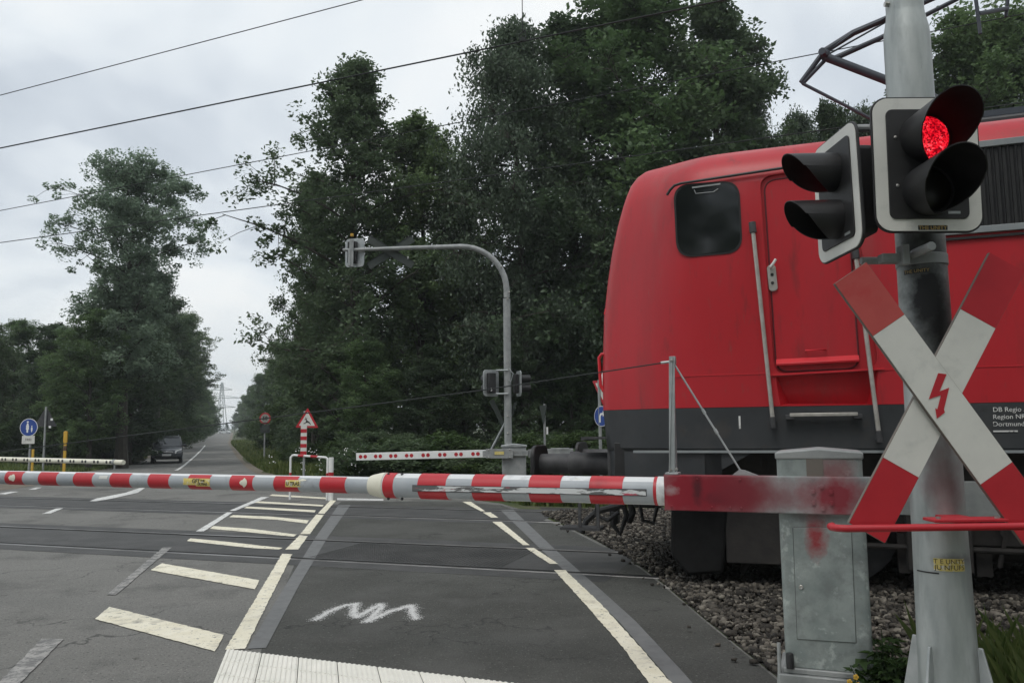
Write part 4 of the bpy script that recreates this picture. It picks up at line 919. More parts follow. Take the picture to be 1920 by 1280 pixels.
# louvres behind the signal
x0 = S(1760, 300).x; x1 = x0+4.2; z1, z0_ = S(1880, 268).z, S(1880, 428).z
mb = MB(LW)
for z in (z1, z0_): mb.box(((x0+x1)/2, -1.54, z), (x1-x0, .05, .055))
for x in (x0, x1): mb.box((x, -1.539, (z1+z0_)/2), (.05, .048, z1-z0_-.056))
LV = mb.build('louvre_frame', M_['loco_grey_light'], LO, bevel=.004)
mb = MB(LW); mb.box(((x0+x1)/2, -1.532, (z1+z0_)/2), (x1-x0-.05, .01, z1-z0_-.06))
k = int((x1-x0)/.055)
for i in range(k):
    x = x0+.05+i*.055; mb.prism([(x, -1.537, z0_+.03), (x+.03, -1.537, z0_+.03), (x+.018, -1.56, z0_+.03)], (0, 0, z1-z0_-.06))
mb.build('slats', M_['black'], LV, smooth=False)
mb = MB(LW); mb.beam((x0-.1, -1.545, z0_-.06), (x1+.1, -1.545, z0_-.06), .02, .02); mb.build('rain_gutter', M_['black'], LO)
# windscreens on the front (faces away from us)
for s_ in (-1, 1):
    mb = MB(LW); pts_ = []
    for (b, z) in [(.08, 2.75), (.95, 2.75), (.90, 3.5), (.08, 3.5)]: pts_.append((afront(z)-.004, b*s_, z))
    if s_ < 0: pts_.reverse()
    mb.prism(pts_, (-.008, 0, 0)); mb.build('windscreen', M_['glass'], LO)
    mb = MB(LW); mb.lathe([(.0, -.01), (.1, -.01), (.11, -.03), (.11, .03)], (afront(1.95)-.02, s_*.85, 1.95), (1, 0, 0), 20); mb.build('headlight', M_['white_clean'], LO)
# red front handrails at the near corner
def Fp(px, py, b): return LI @ onp(px, py, DC+b)
for pts_ in ([(1140, 663), (1128, 664), (1123, 671), (1126, 722), (1131, 732), (1141, 735)], [(1143, 582), (1136, 581), (1135, 590)]):
    mb = MB(LW); mb.tube([tuple(Fp(x, y, -1.12)) for x, y in pts_], .017, 8); mb.build('front_grab_rail', M_['loco_red2'], LO)
# buffers
for s_ in (-1, 1):
    b = s_*.875; z = 1.13
    B_ = thing  # (buffer is a part)
    mb = MB(LW); mb.lathe([(.13, -1.45), (.13, -1.62), (.115, -1.63), (.115, -2.10), (.125, -2.12), (.125, -2.2), (.10, -2.21), (.10, -2.52)], (0, b, z), (1, 0, 0), 24)
    for i in range(len(mb.v)): pass
    BF = mb.build('buffer', M_['steel_dark'], LO)
    mb = MB(LW); pr = [(x, z_) for x, z_ in rrect(.50, .38, .12)]
    mb.prism([(-2.52, b+x, z+z_) for x, z_ in pr], (-.045, 0, 0)); mb.build('buffer_plate', M_['black'], BF, bevel=.012)
    mb = MB(LW); mb.box((-1.72, b, z), (.10, .46, .42)); mb.box((-1.60, b, z+.0), (.2, .34, .34)); mb.build('mount', M_['steel_dark'], BF, bevel=.01)
mb = MB(LW); mb.box((-1.60, 0, 1.12), (.14, 2.5, .46)); mb.build('buffer_beam', M_['black'], LO, bevel=.01)
# step plate on the buffer, coupling, hoses
mb = MB(LW); a_ = Fp(1080, 818, -.875); mb.box((-1.78, -.95, 1.39), (.45, .35, .02)); mb.box((-2.0, -.95, 1.385), (.07, .3, .035)); mb.build('step_plate', M_['steel_dark'], LO)
mb = MB(LW)
def FT(pts_, b, r_): mb.tube([tuple(Fp(x, y, b)) for x, y in pts_], r_, 8)
FT([(1170, 945), (1150, 950), (1120, 958), (1100, 975), (1090, 998)], -.3, .035)
FT([(1165, 935), (1175, 965), (1163, 1000), (1150, 985), (1152, 960)], -.2, .03)
FT([(1182, 940), (1186, 960), (1178, 978)], -.1, .04)
FT([(1200, 945), (1205, 975), (1225, 980), (1232, 950)], -.5, .02)
FT([(1120, 940), (1117, 965), (1140, 975), (1160, 960)], -.6, .022)
mb.build('coupling_hose', M_['black'], LO)
mb = MB(LW); mb.box((-1.55, 0, .78), (.3, .4, .3)); mb.box((-1.78, 0, .80), (.35, .12, .14)); mb.box((-1.95, 0, .62), (.09, .16, .38)); mb.build('coupling_hook', M_['black'], LO, bevel=.02)
mb = MB(LW)
for y_ in (968,): 
    a_ = Fp(1072, y_, -1.1); 
    mb.box((a_.x+.12, -1.15, .52), (.4, .22, .025)); mb.box((a_.x+.12, -1.24, .74), (.03, .02, .46)); mb.box((a_.x+.30, -1.24, .74), (.03, .02, .46))
mb.build('shunter_step', M_['steel_dark'], LO)
# rail guard (big dark plate)
mb = MB(LW); P4 = [S(1250, 952), S(1345, 952), S(1332, 1052), S(1236, 1040)]
mb.prism([(P4[0].x, -1.2, 1.0), (P4[1].x+.1, -1.2, 1.0), (P4[1].x, -1.2, .16), (P4[0].x+.12, -1.2, .12), (P4[0].x-.03, -1.2, .3)], (0, .9, 0)); mb.build('rail_guard', M_['black_matte'], LO, bevel=.03)
# underfloor
mb = MB(LW); mb.box((6.5, 0, 1.12), (14.5, 2.5, .3)); mb.box((-.6, 0, 1.15), (2.2, 2.0, .24)); mb.build('underframe', M_['bogie'], LO)
for bx in (1.95, 9.4):
    mb = MB(LW)
    for s_ in (-1, 1):
        y = s_*1.02
        mb.prism([(bx-2.5, y-.06, .80), (bx-2.3, y-.06, .62), (bx-1.0, y-.06, .60), (bx-.6, y-.06, .46), (bx+.6, y-.06, .46), (bx+1.0, y-.06, .60), (bx+2.3, y-.06, .62), (bx+2.5, y-.06, .80), (bx+2.3, y-.06, .98), (bx-2.3, y-.06, .98)], (0, .12, 0))
    mb.box((bx, 0, .72), (.9, 2.0, .3)); BG = mb.build('bogie', M_['bogie'], LO, bevel=.015)
    for wx in (bx-1.7, bx+1.7):
        for s_ in (-1, 1):
            y = s_*.7175
            mb = MB(LW); mb.lathe([(.08, .04), (.12, .10), (.50, .03), (.54, .0), (.625, -.0), (.625, .11), (.655, .13), (.655, .14), (.2, .14), (.08, .14)], (wx, y, .640), (0, -s_, 0), 40)
            for v in mb.v: pass
            mb.build('wheel', M_['steel_dark'], BG)
            mb = MB(LW); mb.box((wx, s_*1.10, .64), (.34, .16, .34)); mb.lathe([(.15, 0), (.15, .05), (.11, .08), (.0, .08)], (wx, s_*1.18, .64), (0, s_, 0), 20); mb.build('axle_box', M_['bogie'], BG, bevel=.01)
            mb = MB(LW)
            for dx_ in (-.36, .36):
                hp = [(wx+dx_+.09*math.cos(t_*1.25), s_*1.10+.09*math.sin(t_*1.25), .62+t_*.0125) for t_ in range(24)]
                mb.tube(hp, .018, 6)
            mb.build('coil_spring', M_['steel_dark'], BG)
    mb = MB(LW)
    for dx_ in (-1.1, -.5, .45, 1.05):
        mb.box((bx+dx_, -1.0, .38), (.12, .1, .34)); mb.tube([(bx+dx_, -1.12, .9), (bx+dx_+.15, -1.14, .55), (bx+dx_+.1, -1.1, .3)], .02, 6)
    mb.tube([(bx-2.2, -1.13, .45), (bx+2.2, -1.13, .42)], .025, 8); mb.build('brake_rigging', M_['bogie'], BG)
for x, w_ in ((-.35, .62), (1.1, .5), (2.8, .5), (4.35, .7)):
    for s_ in (-1, 1): mb = MB(LW); mb.box((x, s_*.98, .56), (w_, .42, .62)); mb.tube([(x-.1, s_*1.0, .3), (x-.2, s_*.85, .12)], .03, 8); mb.build('shade_box', M_['bogie'], LO, bevel=.02)  # boxes and pipes added below the floor to block light there
mb = MB(LW); mb.box((1.6, 0, .52), (4.6, 1.3, .5)); mb.build('traction_motor', M_['bogie'], LO, bevel=.04)
mb = MB(LW); mb.box((5.7, 0, .72), (2.4, 2.3, .7)); mb.build('equipment_box', M_['bogie'], LO, bevel=.03)
# roof gear and pantograph
mb = MB(LW); mb.box((4.2, 0, 4.2), (5.4, 1.5, .22)); mb.build('roof_equipment', M_['loco_grey'], LO, bevel=.03)
def Q(px, py, b=0.0): return tuple(LI @ onp(px, py, DC+b))
PG = MB(LW)
for b in (-.08,):
    PG.tube([Q(1502, 155, b), Q(1545, 97, b)], .028, 8); PG.tube([Q(1504, 158, b), Q(1550, 110, b)], .022, 8)
    PG.tube([Q(1545, 97, b), Q(1600, 62, b), Q(1790, -20, b), Q(1960, -75, b)], [.035, .034, .026, .022], 10)
    PG.tube([Q(1560, 112, b), Q(1650, 72, b), Q(1800, -4, b+.2), Q(1960, -60, b+.3)], [.03, .026, .022, .02], 10)
    PG.tube([Q(1550, 104, b+.1), Q(1650, 48, b+.1), Q(1770, -22, b+.1)], .010, 6)
    PG.tube([Q(1548, 100, b), Q(1600, 62, b-.05), Q(1650, 40, b-.05), Q(1790, -40, b-.3)], .014, 6)
    PG.tube([Q(1545, 106, b), Q(1655, 148, b), Q(1790, 200, b)], [.045, .045, .05], 12)
    PG.tube([Q(1505, 157, b), Q(1632, 222, b), Q(1700, 262, b)], .018, 8)
    PG.sphere(Q(1547, 103, b), .06, 10, 6); PG.tube([Q(1541, 96, b-.12), Q(1556, 112, b+.12)], .04, 8)
PA = PG.build('pantograph', M_['panto'], LO)
mb = MB(LW); mb.tube([Q(1826, -30, -.3), Q(1838, 64, -.3)], .018, 8); mb.tube([Q(1893, -30, .2), Q(1886, 32, .2)], .018, 8); mb.tube([Q(1834, 26, -.3), Q(1889, 16, .2)], .022, 8); mb.tube([Q(1826, -30, -.3), Q(1960, -50, .3)], .03, 8); mb.build('collector_head', M_['panto'], PA)
mb = MB(LW)
for (x, y) in ((1.8, -.4), (1.8, .4), (3.4, -.4), (3.4, .4)): mb.lathe([(.05, 0), (.09, .03), (.05, .06), (.09, .09), (.05, .12), (.09, .15), (.05, .2)], (x, y, 4.2), (0, 0, 1), 12)
mb.box((2.6, 0, 4.42), (1.9, 1.0, .06)); mb.build('insulator', M_['panto'], PA)
# ------------------------------------------------------------------ far side of the crossing
def cyl(mb, a, b, r_, n=12): mb.tube([a, b], r_, n); return mb
YM = 17.5
mx0 = at(953, 850, YM).x
FM = thing('crossing_signal', 'grey curved mast beyond the tracks with signals seen from behind', 'level crossing signal', (mx0, YM, 0))
zt0 = at(950, 463, YM).z; x_end = at(643, 468, YM).x; bend = 1.0
mb = MB(); path = [(mx0, YM, .7), (mx0, YM, at(950, 560, YM).z)]; rs = [.083, .080]
path2 = [(mx0, YM, at(950, 558, YM).z)]; rr2 = [.068]
for i in range(11):
    t_ = math.pi/2*i/10; path2.append((mx0-bend+bend*math.cos(t_), YM, zt0-bend+.02+bend*math.sin(t_)-.0)); rr2.append(.068-.001*i)
path2 += [(at(840, 463, YM).x, YM, at(840, 463, YM).z), (at(760, 465, YM).x, YM, at(760, 465, YM).z), (x_end, YM, at(643, 469, YM).z)]; rr2 += [.055, .045, .034]
mb.tube(path, rs, 16); mb.tube(path2, rr2, 16); MP = mb.build('mast', M_['galv_dull'], FM)
mb = MB()
for (px, py) in ((955, 548), (952, 560), (940, 500), (952, 780), (952, 812)): p = at(px, py, YM-.08); mb.sphere(p, .022, 8, 6)
mb.build('bolt', M_['bolt'], MP)
def far_head(M, parent, k, back='black', num=None, label=None, hood=True):
    mb = MB(M); mb.prism([(x, y, 0) for x, y in rrect(.47*k, .66*k, .09*k, 6)], (0, 0, .02)); H = mb.build('signal_head', M_['galv'], parent, bevel=.004, label=label)
    mb = MB(M); mb.box((.03, 0, -.05), (.22*k, .50*k, .10)); mb.build('housing', M_['black'], H, bevel=.02)
    if hood:
        for y in (.12, -.12):
            mb = MB(M); mb.lathe([(.11*k, .02), (.115*k, .26)], (0, y*k, 0), (0, 0, 1), 20); mb.lathe([(.108*k, .02), (.113*k, .26)], (0, y*k, 0), (0, 0, 1), 20); mb.build('visor', M_['visor'], H)
    if num: text_part(num, .10, M @ Matrix.Translation((.07, -.17*k, -.103)) @ Matrix.Rotation(math.pi, 4, 'Y'), M_['white_clean'], 'number', H, .001)
    return H
# signal at the tip of the arm
p = at(665, 474, YM+.1); H1 = far_head(frame(p, (-1, .25, 0), (.25, 1, 0)), FM, .98, hood=True, label='grey backed signal at the tip of the arm')
mb = MB(); q = at(660, 474, YM); mb.box((q.x, YM-.06, q.z-.02), (.09, .05, .62)); mb.box((q.x-.04, YM-.09, q.z-.12), (.05, .04, .4)); mb.build('bracket', M_['galv_dull'], H1, bevel=.004)
mb = MB(); q = at(660, 443, YM-.05); mb.lathe([(.035, 0), (.035, .06), (.0, .065)], q, (0, 0, 1), 10); mb.build('lamp_cap', M_['yellow'], H1)
# cross seen from behind, flat boards with folded edges
def back_cross(c, ex, L_, hw, ang, parent, yo):
    M = frame(c, ex, Vector(ex).cross(Vector((0, 0, 1))) if False else (0, -1, 0)) if abs(Vector(ex).y) < .01 else frame(c, ex, Vector((Vector(ex).y, -Vector(ex).x, 0)))
    for i, a in enumerate((ang, math.pi-ang)):
        mb = MB(M @ Matrix.Rotation(a, 4, 'Z')); mb.box((0, 0, i*.03), (L_, hw, .01)); mb.box((0, hw/2, i*.03+.012), (L_, .006, .02)); mb.box((0, -hw/2, i*.03+.012), (L_, .006, .02)); mb.build('cross_board', M_['sign_back'], parent, smooth=False)
back_cross(at(733, 473, YM+.12), (1, .0, 0), 1.18, .17, R(32), FM, 0)
mb = MB(); p = at(765, 483, YM+.08); mb.box(p, (.03, .01, .05)); mb.build('maker_tag', M_['white_clean'], FM)
# heads on the mast
p = at(921, 718, YM); far_head(frame(p, (-.80, -.60, 0), (-.60, .80, 0)), FM, .88, num='3', label='signal on the left of the mast with a small white 3')
p = at(972, 719, YM+.15); far_head(frame(p, (-.25, .97, 0), (.97, .25, 0)), FM, .85, label='black signal on the right of the mast turned away')
mb = MB()
for y in (694, 738): a = at(930, y, YM-.12); b = at(953, y, YM-.1); mb.tube([a, b], .02, 8)
mb.tube([at(954, 690, YM-.09), at(962, 700, YM-.09), at(958, 715, YM-.09), at(953, 712, YM-.09)], .010, 6); mb.build('bracket', M_['galv'], FM)
for pts, in (([(917, 752), (926, 748), (946, 792), (941, 800)],), ([(918, 840), (925, 842), (945, 805), (941, 797)],), ([(962, 757), (970, 752), (958, 790), (954, 786)],)):
    mb = MB(); mb.prism([at(x, y, YM+.12) for x, y in pts], (0, .02, 0)); mb.build('cross_board', M_['sign_back'], FM, smooth=False)
mb = MB(); mb.tube([at(921, 842, YM+.05), at(943, 800, YM+.05), at(948, 790, YM)], .02, 8); mb.build('bracket', M_['galv'], FM)

# far drive cabinet + white barrier with red dots
cxf = at(964, 880, YM).x
FB = thing('crossing_barrier', 'white barrier arm with pairs of red dots in front of the dark wood', 'level crossing barrier', (cxf, YM+.1, 0))
zt1 = at(964, 836, YM).z
mb = MB(); mb.box((cxf, YM+.1, zt1/2-.02), (.52, .42, zt1-.0)); FCB = mb.build('cabinet', M_['galv_dull'], FB, bevel=.02)
mb = MB(); mb.prism([(cxf-.28, YM-.13, zt1-.02), (cxf+.28, YM-.13, zt1-.02), (cxf+.28, YM-.13, zt1+.02), (cxf, YM-.13, zt1+.055), (cxf-.28, YM-.13, zt1+.02)], (0, .46, 0)); mb.build('roof', M_['galv'], FCB, bevel=.008)
a = at(911, 850, 17.55); b = at(668, 856, 18.15)
mb = MB(); mb.beam(a, b, .035, .165); FA = mb.build('barrier_arm', M_['white'], FB, bevel=.008)
d = (b-a); nrm = Vector((-d.y, d.x, 0)).normalized(); nrm = -nrm if nrm.y > 0 else nrm
mb = MB()
for px in (677, 686, 706, 715, 735, 744, 765, 774, 796, 805, 827, 836, 857, 866, 888, 897):
    t_ = (px-911)/(668-911); c = a+d*t_; mb.lathe([(.042, 0), (.042, .004), (.0, .005)], c+nrm*.018, nrm, 14)
mb.build('red_reflector', M_['sign_red'], FA)
mb = MB(); a2 = at(911, 850, YM-.2); b2 = at(962, 850, YM-.2); mb.beam(a2, b2, .03, .20); mb.beam(at(905, 850, YM-.14), at(990, 849, YM-.14), .05, .12); MPF = mb.build('mounting_plate', M_['galv_dull'], FB, bevel=.004)
mb = MB(); c = at(936, 849, YM-.225); mb.box(c, (.2, .004, .07)); mb.build('warning_label', M_['yellow_pale'], MPF, smooth=False)
mb = MB()
for (px, py) in ((916, 843), (916, 857), (956, 843), (956, 857)): mb.sphere(at(px, py, YM-.22), .018, 8, 5)
mb.build('bolt', M_['bolt'], MPF)
# dark counterweight to the right, behind the buffer
mb = MB(); mb.beam(at(990, 850, YM), at(1075, 848, YM), .04, .18); mb.box(at(1050, 842, YM), (.4, .05, .06)); mb.build('counterweight', M_['galv_dull'], FB, bevel=.01)

# left far barrier, white round arm with dark hole pairs
a = at(232, 866.5, 20.2); b = at(-120, 857, 24.5); LB = thing('crossing_barrier', 'white barrier arm with pairs of dark dots beyond the tracks at the left edge', 'level crossing barrier', b, 0)
mb = MB(); mb.tube([a, a+(b-a)*.004, b], [.055, .063, .066], 20); LA = mb.build('barrier_arm', M_['cream'], LB)
d = b-a; nrm = Vector((-d.y, d.x, 0)).normalized(); nrm = -nrm if nrm.y > 0 else nrm
mb = MB()
for px in (1, 15, 21, 35, 41, 56, 62, 77, 83, 98, 104, 120, 127, 142, 148, 164, 170, 186, 193, 209, 216):
    u_ = (px-960)/F; t_ = (u_*a.y-a.x)/((b.x-a.x)-u_*(b.y-a.y)); c = a+d*t_
    mb.lathe([(.036, 0), (.036, .01), (.03, .012), (.0, .004)], c+nrm*.060, nrm, 14)
mb.build('reflector', M_['black'], LA)
mb = MB(); c = a+d*.04; mb.tube([c+Vector((0, 0, .05)), c+Vector((0, 0, -.19))], .02, 8); mb.tube([c-d.normalized()*.05, c+d.normalized()*.05], .07, 16); mb.build('arm_clamp', M_['galv_dull'], LA)
mb = MB(); mb.box((b.x, b.y, .55), (.5, .45, 1.1)); mb.build('cabinet', M_['galv_dull'], LB, bevel=.02)

# ------------------------------------------------------------------ road signs and posts
def disc(mb, M, r_, th_=.003, n=32, z=0): mb.T = M; mb.lathe([(.0, z), (r_, z), (r_, z+th_), (.0, z+th_)], (0, 0, 0), (0, 0, 1), n); return mb
def post(x, y, z1, r_, parent, mt='galv_dull', name='pole'):
    mb = MB(); mb.tube([(x, y, gz(y)-.1), (x, y, z1)], r_, 12); return mb.build(name, M_[mt], parent)
def cyl_sign(px, Y, label, cat='road sign'):
    p = xg(px, Y); return thing('road_sign', label, cat, p), p
# deer warning
Yd = 20.0; D_, pd = cyl_sign(569, Yd, 'triangular leaping deer warning sign on a post with red and white bands')
post(pd.x, Yd, at(577, 766, Yd).z-.05, .03, D_)
def tri(mb, M, s_, r_, z0, th_):
    c = [(0, s_*.577), (-s_/2, -s_*.289), (s_/2, -s_*.289)]; pts = rquad(c, r_, 5); mb.T = M; mb.prism([(p.x, p.y, z0) for p in pts], (0, 0, th_)); return mb
Mt = frame(Vector((at(577, 789, Yd).x, Yd-.05, at(577, 789, Yd).z)), (1, 0, .0), (0, -1, 0)) @ Matrix.Rotation(R(-1.5), 4, 'Z')
SP_ = tri(MB(), Mt, .57, .03, 0, .004).build('sign_panel', M_['sign_red'], D_)
tri(MB(), Mt, .40, .012, .0045, .002).build('white_field', M_['sign_white'], SP_, smooth=False)
deer = [(-.085, -.035), (-.05, -.02), (-.03, -.03), (-.035, -.005), (-.02, .02), (-.035, .045), (-.055, .04), (-.06, .052), (-.035, .065), (-.045, .10), (-.035, .10), (-.025, .07), (-.005, .085), (.0, .078), (-.015, .058), (-.005, .035), (.03, .01), (.055, -.005), (.065, -.025), (.085, -.055), (.075, -.06), (.05, -.035), (.02, -.02), (-.01, -.018), (-.03, -.04), (-.07, -.045)]
mb = MB(Mt); mb.prism([(x*1.15, y*1.15-.02, .0068) for x, y in deer], (0, 0, .001)); mb.build('deer_symbol', M_['black'], SP_, smooth=False)
za, zb2 = at(569, 797, Yd-.06).z, at(569, 856, Yd-.06).z
sl_ = MB(); sl_.box((pd.x, Yd-.06, (za+zb2)/2), (.150, .02, za-zb2)); SV = sl_.build('striped_board', M_['sign_white'], D_, smooth=False)
for i in range(4):
    mb = MB(); z_ = za-(za-zb2)*(i*2+1.5)/8.5; mb.box((pd.x, Yd-.0715, z_), (.150, .004, (za-zb2)/8.5)); mb.build('red_band', M_['sign_red'], SV, smooth=False)
# 50 sign
Y5 = 44; S5, p5 = cyl_sign(495, Y5, 'round 50 speed limit sign standing before the far bushes'); post(p5.x, Y5, at(497, 772, Y5).z, .045, S5)
Mf = frame(at(497, 784, Y5-.08), (1, 0, 0), (0, -1, 0))
q_ = disc(MB(), Mf, .31).build('sign_panel', M_['sign_red'], S5); disc(MB(), Mf, .235, .004, 32, .0035).build('white_field', M_['sign_dirty'], q_)
text_part('50', .27, Mf @ Matrix.Translation((0, 0, .009)), M_['black'], 'number', q_, .002, bold=.012)
mb = MB(); mb.box(at(497, 804, Y5-.05), (.52, .02, .44)); BP_ = mb.build('back_plate', M_['sign_back'], S5, smooth=False)
Mf2 = frame(at(497, 800, Y5-.08), (1, 0, 0), (0, -1, 0)); mb = MB(Mf2); mb.lathe([(.21, 0), (.25, .01), (.25, .03), (.21, .03)], (0, 0, 0), (0, 0, 1), 28); mb.build('ring_symbol', M_['black'], BP_)
# guard rails
def Gd(px, py, Y): q = at(px, py, Y); return Vector((q.x, Y, q.z))
RB = thing('guard_rail', 'low white tube guard rail with red bands in front of the deer sign', 'guard rail', xg(580, 17.7))
mb = MB(); A1 = xg(543.5, 17.7); B1 = xg(613, 17.4); z1 = at(543, 853, 17.7).z; z2 = at(613, 857, 17.4).z
mb.tube([A1, (A1.x, A1.y, z1-.05), (A1.x+.04, A1.y, z1-.005), (A1.x+.08, A1.y, z1), (B1.x-.04, B1.y, z2), (B1.x, B1.y, z2-.03), B1], .024, 12); GR = mb.build('frame', M_['white'], RB)
mb = MB()
for f0, f1 in ((.21, .36), (.55, .75)):
    a = Vector((A1.x, A1.y, z1)).lerp(Vector((B1.x, B1.y, z2)), f0); b = Vector((A1.x, A1.y, z1)).lerp(Vector((B1.x, B1.y, z2)), f1); mb.tube([a, b], .0265, 12, False)
for P_ in (A1, B1): mb.tube([(P_.x, P_.y, .34), (P_.x, P_.y, .58)], .0265, 12, False)
mb.build('red_band', M_['sign_red'], GR)
P_ = xg(620, 17.3); BO = thing('bollard', 'white post with red band at the right end of the guard rail', 'bollard', P_)
mb = MB(); mb.tube([P_, (P_.x, P_.y, at(620, 857, 17.3).z)], .052, 14); bo = mb.build('post', M_['white'], BO); mb = MB(); mb.tube([(P_.x, P_.y, .25), (P_.x, P_.y, .60)], .054, 14, False); mb.build('red_band', M_['sign_red'], bo)
# left group
Yb = 28; T1, p1 = cyl_sign(53, Yb, 'round blue footway sign with white adult and child above a small plate'); post(p1.x, Yb, at(53, 790, Yb).z, .035, T1)
Mf = frame(at(54, 801, Yb-.06), (1, 0, 0), (0, -1, 0)); q_ = disc(MB(), Mf, .31).build('sign_panel', M_['white_clean'], T1); disc(MB(), Mf, .29, .003, 32, .0035).build('blue_field', M_['blue'], q_)
mb = MB(Mf)
def person_sym(x, y, s_):
    mb.lathe([(0, .008), (.03*s_, .008), (.03*s_, .010), (0, .010)], (x, y+.17*s_, 0), (0, 0, 1), 12)
    mb.prism([(x+a*s_, y+b*s_, .008) for a, b in [(-.02, .13), (.02, .13), (.05, .02), (.04, .01), (.05, -.06), (.03, -.06), (.025, -.16), (-.025, -.16), (-.03, -.06), (-.05, -.06), (-.04, .01), (-.05, .02)]], (0, 0, .002))
person_sym(-.04, .0, 1.1); person_sym(.11, -.06, .62); mb.build('person_symbol', M_['white_clean'], q_, smooth=False)
mb = MB(); mb.box(at(53, 824, Yb-.06), (.44, .01, .28)); pl_ = mb.build('sub_plate', M_['sign_white'], T1, smooth=False)
text_part('FREI', .12, frame(at(53, 824, Yb-.07), (1, 0, 0), (0, -1, 0)), M_['edge_brown'], 'lettering', pl_, .001)
Yc = 33; T2, p2 = cyl_sign(80, Yc, 'tall thin pole with the dark back of a triangular sign'); post(p2.x, Yc, at(86, 762, Yc).z, .04, T2)
mb = tri(MB(), frame(at(86, 787, Yc+.06), (1, 0, 0), (0, -1, 0)), .95, .03, 0, .01); mb.build('sign_panel', M_['steel_dark'], T2)
mb = MB(); mb.box(at(97, 786, Yc-.05), (.09, .02, .09)); mb.box(at(93.5, 800, Yc-.05), (.09, .02, .09)); mb.build('clip', M_['white_clean'], T2)
for (px, w_, y1, Yq, lab_) in ((119, .125, 808, 27, 'taller yellow marker post with a red band left of the car'), (59, .10, 842, 27, 'short yellow marker post below the blue footway sign')):
    P_ = xg(px, Yq); o_ = thing('marker_post', lab_, 'marker post', P_)
    zt_2 = at(px, y1, Yq).z; mb = MB(); mb.box((P_.x, P_.y, (zt_2+P_.z)/2), (w_*.72, .05, zt_2-P_.z)); mb.box((P_.x, P_.y, zt_2-.2), (w_, .06, .36)) if w_ > .12 else None
    pp_ = mb.build('post', M_['yellow'], o_, bevel=.01)
    if w_ > .12:
        mb = MB(); mb.box((P_.x, P_.y-.0, at(119, 840, Yq).z), (w_*.76, .056, .16)); mb.build('red_band', M_['rust'], pp_, smooth=False)
# blue arrow and give way sign behind the locomotive nose
Yv = 17.6; T3, p3 = cyl_sign(1128, Yv, 'blue turn right arrow sign under an inverted triangle beside the locomotive nose'); post(p3.x, Yv, at(1128, 712, Yv).z, .035, T3)
xv = Vector((.62, -.78, 0)); zv = Vector((-.78, -.62, 0))
Mf = frame(at(1128, 780, Yv-.08), xv, zv); q_ = disc(MB(), Mf, .225).build('sign_panel', M_['white_clean'], T3, label='round blue sign with white arrow'); disc(MB(), Mf, .21, .003, 32, .0035).build('blue_field', M_['blue'], q_)
mb = MB(Mf); mb.prism([(x, y, .008) for x, y in [(x*.74, y*.74) for x, y in [(-.09, -.18), (-.03, -.18), (-.03, -.02), (-.01, .03), (.06, .04), (.06, -.02), (.16, .07), (.06, .16), (.06, .10), (-.04, .09), (-.09, .0)]]], (0, 0, .002)); mb.build('arrow_symbol', M_['white_clean'], q_, smooth=False)
Mv = frame(at(1130, 728, Yv-.06), xv, zv) @ Matrix.Rotation(math.pi, 4, 'Z'); q_ = tri(MB(), Mv, .63, .03, 0, .004).build('sign_panel', M_['sign_red'], T3, label='inverted white triangle with red border'); tri(MB(), Mv, .44, .015, .0045, .002).build('white_field', M_['sign_white'], q_, smooth=False)
T4, p4 = cyl_sign(1023, 24, 'narrow post with the edge of a turned triangular sign behind the buffer'); T4.location = xg(1023, 18); W[T4.name] = Matrix.Translation(xg(1023, 18)); p4 = xg(1023, 18); post(p4.x, 18, at(1023, 757, 18).z, .025, T4)
mb = tri(MB(), frame(at(1019, 772, 18), (.3, -.95, 0), (-.95, -.3, 0)) @ Matrix.Rotation(math.pi, 4, 'Z'), .50, .03, 0, .01); mb.build('sign_panel', M_['sign_back'], T4)
mb = MB(); mb.box(at(1026, 807, 17.95), (.04, .02, .16)); mb.build('clip', M_['white_clean'], T4)

